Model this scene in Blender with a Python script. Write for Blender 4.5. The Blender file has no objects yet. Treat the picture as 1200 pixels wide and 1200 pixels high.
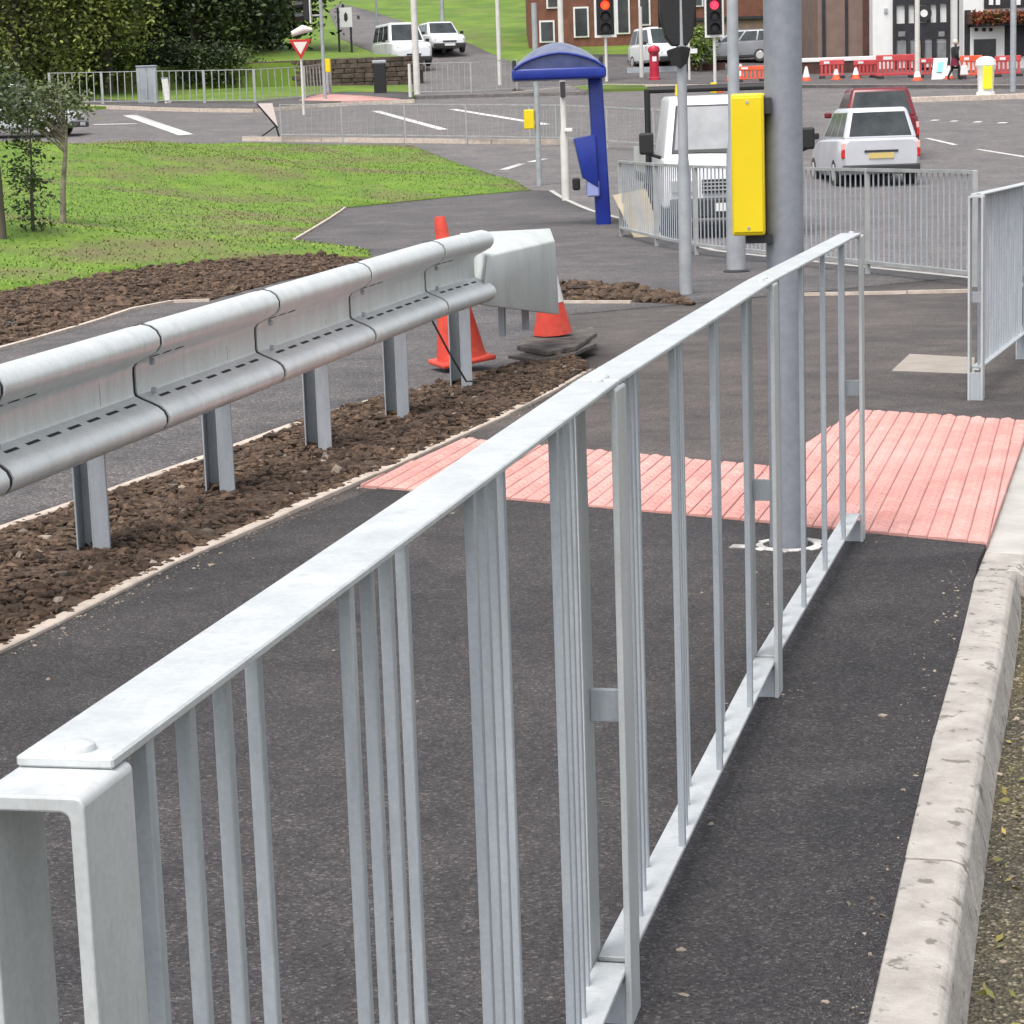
import bpy, bmesh, math, random
import numpy as np
from mathutils import Vector, Matrix
from mathutils.geometry import tessellate_polygon
random.seed(7); RNG = np.random.default_rng(11)
SC = bpy.context.scene
COL = SC.collection
R = math.radians

# ------------------------------------------------------------------ camera
F_PX, PITCH, ROLL, CAM_H = 2571.0, R(10.025), R(-1.947), 1.405
_cp, _sp = math.cos(PITCH), math.sin(PITCH)
FWD = np.array([0, _cp, -_sp]); _up = np.array([0, _sp, _cp]); _rt = np.array([1.0, 0, 0])
RT = math.cos(ROLL) * _rt + math.sin(ROLL) * _up
UP = -math.sin(ROLL) * _rt + math.cos(ROLL) * _up
cam_d = bpy.data.cameras.new('camera'); cam = bpy.data.objects.new('camera', cam_d); COL.objects.link(cam)
cam_d.sensor_width = 36; cam_d.lens = 36 * F_PX / 1200; cam_d.clip_start = 0.05; cam_d.clip_end = 2000
m = Matrix(((RT[0], UP[0], -FWD[0], 0), (RT[1], UP[1], -FWD[1], 0), (RT[2], UP[2], -FWD[2], CAM_H), (0, 0, 0, 1)))
cam.matrix_world = m
SC.camera = cam
cam_d.dof.use_dof = False

# ------------------------------------------------------------------ world, sun, exposure
SUN_EL, SUN_AZ = R(64), R(205)          # azimuth measured clockwise from +Y
world = bpy.data.worlds.new('World'); SC.world = world; world.use_nodes = True
wn = world.node_tree; wn.nodes.clear()
sky = wn.nodes.new('ShaderNodeTexSky'); sky.sky_type = 'NISHITA'; sky.sun_disc = False
sky.sun_elevation = SUN_EL; sky.sun_rotation = SUN_AZ; sky.air_density = 1.0; sky.dust_density = 4.0; sky.ozone_density = 1.0
hs = wn.nodes.new('ShaderNodeHueSaturation'); hs.inputs['Saturation'].default_value = 0.32
bg = wn.nodes.new('ShaderNodeBackground'); bg.inputs['Strength'].default_value = 0.15
wo = wn.nodes.new('ShaderNodeOutputWorld')
wn.links.new(sky.outputs[0], hs.inputs['Color']); wn.links.new(hs.outputs[0], bg.inputs['Color']); wn.links.new(bg.outputs[0], wo.inputs[0])
sun_d = bpy.data.lights.new('sun', 'SUN'); sun_d.energy = 1.15; sun_d.angle = R(32); sun_d.color = (1.0, 0.96, 0.9)
sun = bpy.data.objects.new('sun', sun_d); COL.objects.link(sun)
sdir = Vector((math.sin(SUN_AZ) * math.cos(SUN_EL), math.cos(SUN_AZ) * math.cos(SUN_EL), math.sin(SUN_EL)))
sun.rotation_euler = sdir.to_track_quat('Z', 'Y').to_euler(); sun.location = (0, 0, 30)
vs = SC.view_settings; vs.view_transform = 'Standard'; vs.look = 'None'; vs.gamma = 1; vs.exposure = 0.80; vs.use_curve_mapping = False

# ------------------------------------------------------------------ helpers: measuring
def ray(px, py): return FWD + (px - 600) / F_PX * RT - (py - 600) / F_PX * UP
def at(px, py, Y):
    d = ray(px, py); return Vector((0, 0, CAM_H)) + Vector(d * (Y / d[1]))
def sst(x, a, b):
    t = min(1, max(0, (x - a) / (b - a))); return t * t * (3 - 2 * t)
def soft(x, k=3.0): return k * math.log1p(math.exp(min(40, x / k))) if x / k < 40 else x
def B(x, y):                                  # height of the paved ground
    return -0.12 * sst(y, 10, 19) + 0.065 * soft(y - 47) + 0.065 * soft(y - 97, 2.0)
def G(px, py, zf=B, dz=0.0, y0=2.0):
    d = ray(px, py); prev = y0
    y = y0
    while y < 400:
        z = CAM_H + d[2] * y / d[1]; x = d[0] * y / d[1]
        if z <= zf(x, y) + dz: break
        prev = y; y += 0.5 if y < 30 else 1.0
    a, b = prev, y
    for _ in range(30):
        c = (a + b) / 2
        if CAM_H + d[2] * c / d[1] <= zf(d[0] * c / d[1], c) + dz: b = c
        else: a = c
    return Vector((d[0] * b / d[1], b, CAM_H + d[2] * b / d[1]))

# ------------------------------------------------------------------ helpers: materials
MATS = {}
def mat(name, col, rough=0.6, metal=0.0, col2=None, scale=5.0, detail=4.0, bump=0.0, bscale=None, spec=0.5,
        coord='obj', col3=None, scale3=60.0, amt3=0.5, lo=0.35, hi=0.65, stretch=None, island=0.0, emit=None, p3=(0.5, 0.68)):
    if name in MATS: return MATS[name]
    M = bpy.data.materials.new(name); M.use_nodes = True; nt = M.node_tree; N = nt.nodes; L = nt.links
    bs = N['Principled BSDF']; bs.inputs['Roughness'].default_value = rough; bs.inputs['Metallic'].default_value = metal
    bs.inputs['Specular IOR Level'].default_value = spec
    if coord == 'obj':
        tc = N.new('ShaderNodeTexCoord'); vec = tc.outputs['Object']
    else:
        tc = N.new('ShaderNodeNewGeometry'); vec = tc.outputs['Position']
    if stretch:
        mp = N.new('ShaderNodeMapping'); mp.inputs['Scale'].default_value = stretch; L.new(vec, mp.inputs[0]); vec = mp.outputs[0]
    cout = None
    def rgb(c): return (*c, 1)
    if col2 is not None:
        n = N.new('ShaderNodeTexNoise'); n.inputs['Scale'].default_value = scale; n.inputs['Detail'].default_value = detail; n.inputs['Roughness'].default_value = 0.62
        L.new(vec, n.inputs['Vector'])
        r = N.new('ShaderNodeValToRGB'); r.color_ramp.elements[0].position = lo; r.color_ramp.elements[1].position = hi
        r.color_ramp.elements[0].color = rgb(col); r.color_ramp.elements[1].color = rgb(col2)
        L.new(n.outputs[0], r.inputs[0]); cout = r.outputs[0]
    if col3 is not None:
        n = N.new('ShaderNodeTexNoise'); n.inputs['Scale'].default_value = scale3; n.inputs['Detail'].default_value = 8; n.inputs['Roughness'].default_value = 0.65
        L.new(vec, n.inputs['Vector'])
        r = N.new('ShaderNodeValToRGB'); r.color_ramp.elements[0].position = p3[0]; r.color_ramp.elements[1].position = p3[1]
        r.color_ramp.elements[0].color = (0, 0, 0, 1); r.color_ramp.elements[1].color = (amt3, amt3, amt3, 1)
        L.new(n.outputs[0], r.inputs[0])
        mx = N.new('ShaderNodeMix'); mx.data_type = 'RGBA'
        L.new(r.outputs[0], mx.inputs[0])
        if cout: L.new(cout, mx.inputs[6])
        else: mx.inputs[6].default_value = rgb(col)
        mx.inputs[7].default_value = rgb(col3); cout = mx.outputs[2]
    if island:
        gi = N.new('ShaderNodeNewGeometry'); mr = N.new('ShaderNodeMapRange')
        mr.inputs['To Min'].default_value = 1 - island; mr.inputs['To Max'].default_value = 1 + island
        L.new(gi.outputs['Random Per Island'], mr.inputs[0])
        ml = N.new('ShaderNodeMix'); ml.data_type = 'RGBA'; ml.blend_type = 'MULTIPLY'; ml.inputs[0].default_value = 1
        if cout: L.new(cout, ml.inputs[6])
        else: ml.inputs[6].default_value = rgb(col)
        L.new(mr.outputs[0], ml.inputs[7]); cout = ml.outputs[2]
    if cout: L.new(cout, bs.inputs['Base Color'])
    else: bs.inputs['Base Color'].default_value = rgb(col)
    if bump:
        n = N.new('ShaderNodeTexNoise'); n.inputs['Scale'].default_value = bscale or scale * 4; n.inputs['Detail'].default_value = 4
        L.new(vec, n.inputs['Vector'])
        b = N.new('ShaderNodeBump'); b.inputs['Strength'].default_value = bump; b.inputs['Distance'].default_value = 0.01
        L.new(n.outputs[0], b.inputs['Height']); L.new(b.outputs[0], bs.inputs['Normal'])
    if emit:
        bs.inputs['Emission Color'].default_value = rgb(emit[0]); bs.inputs['Emission Strength'].default_value = emit[1]
    MATS[name] = M; return M

def asphalt(name, base, light, patch, vs_=210.0, speck=0.5, bump=0.5):
    M = bpy.data.materials.new(name); M.use_nodes = True; nt = M.node_tree; N = nt.nodes; L = nt.links
    bs = N['Principled BSDF']; bs.inputs['Roughness'].default_value = 0.86; bs.inputs['Specular IOR Level'].default_value = 0.35
    g = N.new('ShaderNodeNewGeometry'); P = g.outputs['Position']
    v = N.new('ShaderNodeTexVoronoi'); v.inputs['Scale'].default_value = vs_; L.new(P, v.inputs['Vector'])
    sp = N.new('ShaderNodeSeparateColor'); L.new(v.outputs['Color'], sp.inputs[0])
    r = N.new('ShaderNodeValToRGB'); e = r.color_ramp.elements
    e[0].position = 0.0; e[0].color = (*[c * 0.55 for c in base], 1); e[1].position = 0.97; e[1].color = (*light, 1)
    a = e.new(0.5); a.color = (*base, 1); a = e.new(0.86); a.color = (*[c * 1.35 for c in base], 1)
    L.new(sp.outputs[0], r.inputs[0])
    n = N.new('ShaderNodeTexNoise'); n.inputs['Scale'].default_value = 0.9; n.inputs['Detail'].default_value = 7; n.inputs['Roughness'].default_value = 0.65
    L.new(P, n.inputs['Vector'])
    r2 = N.new('ShaderNodeValToRGB'); r2.color_ramp.elements[0].position = 0.36; r2.color_ramp.elements[1].position = 0.68
    r2.color_ramp.elements[0].color = (0.82, 0.82, 0.84, 1); r2.color_ramp.elements[1].color = (*patch, 1)
    L.new(n.outputs[0], r2.inputs[0])
    mx = N.new('ShaderNodeMix'); mx.data_type = 'RGBA'; mx.blend_type = 'MULTIPLY'; mx.inputs[0].default_value = 1
    L.new(r.outputs[0], mx.inputs[6]); L.new(r2.outputs[0], mx.inputs[7])
    # scattered pale dust specks
    n3 = N.new('ShaderNodeTexNoise'); n3.inputs['Scale'].default_value = 26; n3.inputs['Detail'].default_value = 5; n3.inputs['Roughness'].default_value = 0.8; L.new(P, n3.inputs['Vector'])
    r3 = N.new('ShaderNodeValToRGB'); r3.color_ramp.elements[0].position = 0.66; r3.color_ramp.elements[1].position = 0.76
    r3.color_ramp.elements[1].color = (speck, speck, speck, 1); r3.color_ramp.elements[0].color = (0, 0, 0, 1); L.new(n3.outputs[0], r3.inputs[0])
    m2 = N.new('ShaderNodeMix'); m2.data_type = 'RGBA'; L.new(r3.outputs[0], m2.inputs[0]); L.new(mx.outputs[2], m2.inputs[6]); m2.inputs[7].default_value = (*light, 1)
    n4 = N.new('ShaderNodeTexNoise'); n4.inputs['Scale'].default_value = 4.5; n4.inputs['Detail'].default_value = 9; n4.inputs['Roughness'].default_value = 0.7; n4.inputs['Distortion'].default_value = 0.6; L.new(P, n4.inputs['Vector'])
    r4 = N.new('ShaderNodeValToRGB'); r4.color_ramp.elements[0].position = 0.30; r4.color_ramp.elements[1].position = 0.72; r4.color_ramp.elements[0].color = (0.74, 0.74, 0.75, 1); r4.color_ramp.elements[1].color = (1.28, 1.24, 1.20, 1); L.new(n4.outputs[0], r4.inputs[0])
    m4 = N.new('ShaderNodeMix'); m4.data_type = 'RGBA'; m4.blend_type = 'MULTIPLY'; m4.inputs[0].default_value = 1; L.new(m2.outputs[2], m4.inputs[6]); L.new(r4.outputs[0], m4.inputs[7])
    L.new(m4.outputs[2], bs.inputs['Base Color'])
    b = N.new('ShaderNodeBump'); b.inputs['Strength'].default_value = bump; b.inputs['Distance'].default_value = 0.004
    L.new(v.outputs['Distance'], b.inputs['Height']); L.new(b.outputs[0], bs.inputs['Normal'])
    MATS[name] = M; return M

M_AS_NEW = asphalt('asphalt_new', (0.050, 0.0475, 0.049), (0.125, 0.118, 0.116), (1.30, 1.27, 1.26), 190, speck=0.5, bump=0.8)
M_AS_MID = asphalt('asphalt_dusty', (0.080, 0.0725, 0.070), (0.15, 0.14, 0.132), (1.45, 1.38, 1.34), 200, speck=0.5)
M_AS_PATH = asphalt('asphalt_path', (0.088, 0.086, 0.088), (0.24, 0.23, 0.22), (1.3, 1.22, 1.2), 120)
M_AS_ROAD = asphalt('asphalt_road', (0.135, 0.130, 0.130), (0.26, 0.25, 0.24), (1.2, 1.15, 1.12), 60, 0.3)
M_OLDROAD = asphalt('worn_road', (0.095, 0.088, 0.07), (0.30, 0.27, 0.22), (1.5, 1.4, 0.95), 130, 0.8, 0.9)
M_SOIL = mat('soil', (0.036, 0.022, 0.014), 0.95, col2=(0.125, 0.080, 0.052), scale=30, detail=9, bump=1.0, bscale=110, coord='pos', col3=(0.17, 0.125, 0.085), scale3=45, amt3=0.45)
M_CLOD = mat('soil_clods', (0.042, 0.026, 0.017), 0.95, col2=(0.125, 0.080, 0.052), scale=24, coord='pos', bump=0.6, bscale=90, island=0.55)
M_STONE = mat('small_stones', (0.16, 0.13, 0.10), 0.9, col2=(0.30, 0.25, 0.2), scale=9, coord='pos', island=0.5)
M_GRASS = mat('lawn_turf', (0.078, 0.156, 0.009), 0.9, col2=(0.138, 0.228, 0.017), scale=1.3, detail=10, coord='pos', bump=1.0, bscale=22, col3=(0.14, 0.108, 0.052), scale3=0.36, amt3=0.9, p3=(0.46, 0.66))
M_BLADE = mat('grass_blades', (0.115, 0.215, 0.012), 0.7, col2=(0.19, 0.29, 0.024), scale=1.3, coord='pos', island=0.2, col3=(0.20, 0.155, 0.075), scale3=0.36, amt3=0.9, p3=(0.46, 0.66))
M_BANK = mat('bank_grass', (0.065, 0.135, 0.010), 0.9, col2=(0.145, 0.225, 0.02), scale=0.5, detail=10, coord='pos', bump=1.0, bscale=9, col3=(0.14, 0.13, 0.05), scale3=0.3, amt3=0.5)
def galv(name, a, b, grime, rough=0.46, metal=0.1):
    M = bpy.data.materials.new(name); M.use_nodes = True; nt = M.node_tree; N = nt.nodes; L = nt.links
    bs = N['Principled BSDF']; bs.inputs['Metallic'].default_value = metal
    g = N.new('ShaderNodeNewGeometry'); P = g.outputs['Position']
    mp = N.new('ShaderNodeMapping'); mp.inputs['Scale'].default_value = (1, 1, 0.22); L.new(P, mp.inputs[0])
    n1 = N.new('ShaderNodeTexNoise'); n1.inputs['Scale'].default_value = 13; n1.inputs['Detail'].default_value = 8; n1.inputs['Roughness'].default_value = 0.7; L.new(mp.outputs[0], n1.inputs['Vector'])
    r1 = N.new('ShaderNodeValToRGB'); r1.color_ramp.elements[0].position = 0.34; r1.color_ramp.elements[1].position = 0.66
    r1.color_ramp.elements[0].color = (*a, 1); r1.color_ramp.elements[1].color = (*b, 1); L.new(n1.outputs[0], r1.inputs[0])
    v = N.new('ShaderNodeTexVoronoi'); v.inputs['Scale'].default_value = 210; L.new(P, v.inputs['Vector'])
    sp = N.new('ShaderNodeSeparateColor'); L.new(v.outputs['Color'], sp.inputs[0])
    mr = N.new('ShaderNodeMapRange'); mr.inputs['To Min'].default_value = 0.95; mr.inputs['To Max'].default_value = 1.04; L.new(sp.outputs[0], mr.inputs[0])
    ml = N.new('ShaderNodeMix'); ml.data_type = 'RGBA'; ml.blend_type = 'MULTIPLY'; ml.inputs[0].default_value = 1; L.new(r1.outputs[0], ml.inputs[6]); L.new(mr.outputs[0], ml.inputs[7])
    n2 = N.new('ShaderNodeTexNoise'); n2.inputs['Scale'].default_value = 34; n2.inputs['Detail'].default_value = 9; n2.inputs['Roughness'].default_value = 0.75; L.new(mp.outputs[0], n2.inputs['Vector'])
    r2 = N.new('ShaderNodeValToRGB'); r2.color_ramp.elements[0].position = 0.54; r2.color_ramp.elements[1].position = 0.74; r2.color_ramp.elements[0].color = (0, 0, 0, 1); r2.color_ramp.elements[1].color = (0.8, 0.8, 0.8, 1); L.new(n2.outputs[0], r2.inputs[0])
    mx = N.new('ShaderNodeMix'); mx.data_type = 'RGBA'; L.new(r2.outputs[0], mx.inputs[0]); L.new(ml.outputs[2], mx.inputs[6]); mx.inputs[7].default_value = (*grime, 1)
    L.new(mx.outputs[2], bs.inputs['Base Color'])
    rr = N.new('ShaderNodeMapRange'); rr.inputs['To Min'].default_value = rough - 0.08; rr.inputs['To Max'].default_value = rough + 0.16; L.new(n1.outputs[0], rr.inputs[0]); L.new(rr.outputs[0], bs.inputs['Roughness'])
    b_ = N.new('ShaderNodeBump'); b_.inputs['Strength'].default_value = 0.12; b_.inputs['Distance'].default_value = 0.003; L.new(n2.outputs[0], b_.inputs['Height']); L.new(b_.outputs[0], bs.inputs['Normal'])
    MATS[name] = M; return M
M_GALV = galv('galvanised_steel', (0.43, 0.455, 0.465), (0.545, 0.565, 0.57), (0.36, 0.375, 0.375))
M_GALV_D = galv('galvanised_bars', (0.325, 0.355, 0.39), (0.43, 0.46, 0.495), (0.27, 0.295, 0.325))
M_BEAM = galv('galvanised_beam', (0.58, 0.61, 0.60), (0.71, 0.73, 0.72), (0.49, 0.51, 0.50), 0.36, 0.30)
M_FENCE = mat('fence_steel', (0.30, 0.31, 0.31), 0.5, 0.1, col2=(0.40, 0.41, 0.405), scale=4)
M_DARKGAP = mat('gap_shade', (0.018, 0.018, 0.02), 0.7)  # near-black colour painted as shade in beam slots and joint gaps
M_TERM = mat('terminal_metal', (0.50, 0.53, 0.51), 0.5, 0.15, col2=(0.60, 0.62, 0.60), scale=5, detail=7, col3=(0.44, 0.46, 0.45), scale3=14, amt3=0.6, stretch=(1, 1, 0.25))
M_KERB = mat('kerb_concrete', (0.30, 0.275, 0.25), 0.9, col2=(0.44, 0.41, 0.375), scale=9, detail=8, bump=0.35, bscale=90, coord='pos', col3=(0.13, 0.115, 0.10), scale3=17, amt3=0.8, p3=(0.575, 0.625))
M_KERB_C = mat('kerb_concrete_clean', (0.38, 0.365, 0.34), 0.9, col2=(0.48, 0.46, 0.43), scale=6, detail=8, bump=0.25, bscale=90, coord='pos')
M_EDGE = mat('edging_concrete', (0.42, 0.35, 0.29), 0.9, col2=(0.58, 0.50, 0.43), scale=8, detail=6, bump=0.3, bscale=60, coord='pos')
M_TACT = mat('tactile_red', (0.51, 0.245, 0.215), 0.85, col2=(0.62, 0.335, 0.300), scale=1.6, detail=7, bump=0.25, bscale=160, coord='pos', col3=(0.63, 0.39, 0.35), scale3=5, amt3=0.6)
M_TACTS = [M_TACT, mat('tactile_red_pale', (0.52, 0.235, 0.205), 0.85, col2=(0.63, 0.33, 0.29), scale=2.2, detail=7, bump=0.25, bscale=160, coord='pos', col3=(0.66, 0.44, 0.40), scale3=5, amt3=0.6),
           mat('tactile_red_worn', (0.44, 0.17, 0.145), 0.85, col2=(0.57, 0.26, 0.225), scale=2.2, detail=7, bump=0.25, bscale=160, coord='pos', col3=(0.60, 0.36, 0.32), scale3=5, amt3=0.6)]
M_LAMP = mat('lamp_post_paint', (0.168, 0.180, 0.212), 0.45, 0.05, col2=(0.20, 0.212, 0.242), scale=30, detail=4, bump=0.03, bscale=120)
M_POLE = mat('grey_pole', (0.30, 0.32, 0.34), 0.5, 0.15, col2=(0.38, 0.40, 0.42), scale=6)
M_PALEPOLE = mat('pale_pole', (0.55, 0.54, 0.50), 0.6, col2=(0.65, 0.63, 0.6), scale=4)
M_YELLOW = mat('yellow_plastic', (0.72, 0.535, 0.003), 0.35, col2=(0.77, 0.58, 0.008), scale=4, bump=0.02)
M_ORANGE = mat('cone_orange', (0.60, 0.048, 0.028), 0.6, col2=(0.70, 0.085, 0.052), scale=6, detail=6, col3=(0.38, 0.05, 0.03), scale3=9, amt3=0.7)
M_SLEEVE = mat('white_sleeve', (0.75, 0.74, 0.70), 0.6, col2=(0.6, 0.58, 0.54), scale=8)
M_RUBBER = mat('rubber', (0.02, 0.02, 0.021), 0.75, col2=(0.07, 0.062, 0.055), scale=14)
M_MAT = mat('dusty_rubber', (0.045, 0.042, 0.04), 0.85, col2=(0.15, 0.13, 0.11), scale=9)
M_BLUE = mat('kiosk_blue', (0.009, 0.024, 0.225), 0.35, col2=(0.014, 0.036, 0.29), scale=3)
M_BLUEROOF = mat('kiosk_canopy', (0.10, 0.12, 0.20), 0.3, col2=(0.19, 0.21, 0.28), scale=3)
M_BLUEEND = mat('kiosk_end_panel', (0.035, 0.05, 0.14), 0.35, col2=(0.07, 0.085, 0.20), scale=4)
M_BLUEPALE = mat('kiosk_handset_panel', (0.28, 0.32, 0.62), 0.5)
M_BLACK = mat('black_plastic', (0.012, 0.012, 0.013), 0.5)
M_CHAR = mat('charcoal_plastic', (0.03, 0.031, 0.034), 0.55)
M_WHITE = mat('white_paint', (0.78, 0.78, 0.77), 0.3, col2=(0.72, 0.72, 0.71), scale=2)
M_VWHITE = mat('white_car_paint', (0.72, 0.73, 0.75), 0.22, col2=(0.68, 0.69, 0.71), scale=1.2, spec=0.6)
M_SILVER = mat('silver_car_paint', (0.58, 0.59, 0.62), 0.25, 0.15, col2=(0.52, 0.53, 0.57), scale=1.5)
M_REDCAR = mat('dark_red_car_paint', (0.17, 0.012, 0.02), 0.25, col2=(0.13, 0.01, 0.016), scale=2, spec=0.6)
M_GREYCAR = mat('grey_car_paint', (0.20, 0.21, 0.23), 0.28, 0.2, col2=(0.26, 0.27, 0.29), scale=2)
M_GLASS = mat('car_glass', (0.018, 0.024, 0.027), 0.12, col2=(0.05, 0.06, 0.062), scale=1.5, spec=0.35)
M_GLASSL = mat('pale_glass', (0.17, 0.18, 0.19), 0.12, col2=(0.26, 0.27, 0.28), scale=2, spec=0.9)
M_TAIL = mat('tail_lamp_red', (0.55, 0.02, 0.02), 0.25)
M_TAILP = mat('tail_lamp_pale', (0.75, 0.42, 0.38), 0.25)
M_CHROME = mat('lamp_glass', (0.6, 0.6, 0.6), 0.15, 0.4)
M_PLATEY = mat('yellow_number_plate', (0.60, 0.46, 0.16), 0.5)
M_PLATEW = mat('white_number_plate', (0.7, 0.7, 0.68), 0.5)
M_PAINT = mat('road_paint', (0.70, 0.69, 0.66), 0.75, col2=(0.5, 0.49, 0.47), scale=5, detail=7, coord='pos')
M_PAINTY = mat('yellow_road_paint', (0.62, 0.48, 0.12), 0.75, col2=(0.5, 0.4, 0.16), scale=5, coord='pos')
M_BARK = mat('bark', (0.05, 0.04, 0.03), 0.95, col2=(0.12, 0.10, 0.075), scale=5, detail=7, bump=0.8, bscale=20, stretch=(1, 1, 0.2))
M_BIRCH = mat('pale_bark', (0.30, 0.265, 0.20), 0.9, col2=(0.12, 0.10, 0.075), scale=6, detail=7, bump=0.4, bscale=30, stretch=(1, 1, 2))
def leafmat(n, a, b):
    M = mat(n, a, 0.6, col2=b, scale=0.55, detail=5, coord='pos', island=0.55, lo=0.42, hi=0.60); return M  # broad tone patches in the colour imitate lit and shaded leaf clumps
M_LEAF1 = leafmat('leaf_olive', (0.050, 0.074, 0.014), (0.215, 0.245, 0.050))
M_LEAF2 = leafmat('leaf_dark', (0.014, 0.028, 0.008), (0.060, 0.088, 0.020))
M_LEAF3 = leafmat('leaf_sapling', (0.045, 0.065, 0.022), (0.12, 0.14, 0.06))
M_LEAF4 = leafmat('leaf_bright', (0.10, 0.16, 0.02), (0.17, 0.23, 0.04))
M_BRICK = mat('brick_red', (0.13, 0.052, 0.034), 0.9, col2=(0.20, 0.085, 0.055), scale=2.5, detail=8, bump=0.3, bscale=20)
M_BRICKD = mat('brick_dark', (0.055, 0.026, 0.022), 0.9, col2=(0.10, 0.045, 0.036), scale=2.5, detail=8)
M_BRICKB = mat('brick_brown', (0.17, 0.115, 0.095), 0.9, col2=(0.215, 0.15, 0.125), scale=1.5, detail=9)
M_RENDER = mat('white_render', (0.70, 0.70, 0.68), 0.9, col2=(0.78, 0.78, 0.77), scale=1.2, detail=6)
M_TIMBER = mat('black_timber', (0.012, 0.012, 0.016), 0.6, col2=(0.025, 0.025, 0.03), scale=3)
M_SHOPGLASS = mat('shop_glass', (0.16, 0.17, 0.19), 0.1, col2=(0.26, 0.27, 0.28), scale=1.5, spec=0.8)
M_DARKGLASS = mat('dark_window', (0.015, 0.017, 0.02), 0.1, col2=(0.05, 0.055, 0.06), scale=0.8, spec=0.8)
M_OCHRE = mat('ochre_door', (0.42, 0.28, 0.10), 0.6)
M_FLOWER = mat('flowers', (0.35, 0.03, 0.03), 0.8, col2=(0.10, 0.12, 0.03), scale=3, island=0.5)
M_STWALL = mat('stone_wall', (0.045, 0.034, 0.028), 0.95, col2=(0.115, 0.085, 0.07), scale=3, detail=7, coord='pos', bump=0.5, bscale=12)
M_BARRIER = mat('barrier_red', (0.50, 0.045, 0.055), 0.5, col2=(0.58, 0.09, 0.09), scale=2)
M_BARRIERO = mat('barrier_orange', (0.75, 0.085, 0.03), 0.5, col2=(0.8, 0.14, 0.06), scale=2)
M_REDPAINT = mat('post_box_red', (0.42, 0.01, 0.035), 0.35, col2=(0.5, 0.03, 0.06), scale=3)
M_SIGNRED = mat('sign_red', (0.5, 0.02, 0.02), 0.5)
M_SIGNPINK = mat('sign_face_faded', (0.72, 0.62, 0.58), 0.6)
M_SIGNTURQ = mat('sign_turquoise', (0.22, 0.62, 0.58), 0.6)
M_CAB = mat('cabinet_grey', (0.30, 0.33, 0.36), 0.6, col2=(0.36, 0.39, 0.42), scale=3)
M_SKIN = mat('skin', (0.50, 0.32, 0.25), 0.6)
M_HAIR = mat('hair_pale', (0.55, 0.50, 0.44), 0.8)
M_JACKET = mat('jacket_black', (0.012, 0.013, 0.014), 0.85, col2=(0.025, 0.025, 0.028), scale=6)
M_SKIRT = mat('clothes_dark_red', (0.16, 0.012, 0.035), 0.85)
M_BAG = mat('bag_white', (0.7, 0.68, 0.66), 0.7)
M_HOT = mat('red_lamp_lit', (0.9, 0.1, 0.03), 0.4, emit=((1.0, 0.035, 0.01), 1.6))
M_HOTDIM = mat('red_lamp_lit_side', (0.8, 0.05, 0.08), 0.4, emit=((1.0, 0.05, 0.12), 0.7))
M_IRON = mat('iron_cover', (0.28, 0.245, 0.21), 0.8, col2=(0.34, 0.30, 0.26), scale=6, coord='pos', bump=0.3, bscale=60)
M_MORTAR = mat('pale_mortar', (0.62, 0.61, 0.58), 0.9, col2=(0.3, 0.29, 0.28), scale=12, detail=6, coord='pos', lo=0.45, hi=0.62)
M_TREAD = mat('plywood', (0.36, 0.30, 0.20), 0.8, col2=(0.45, 0.39, 0.29), scale=4)

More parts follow.
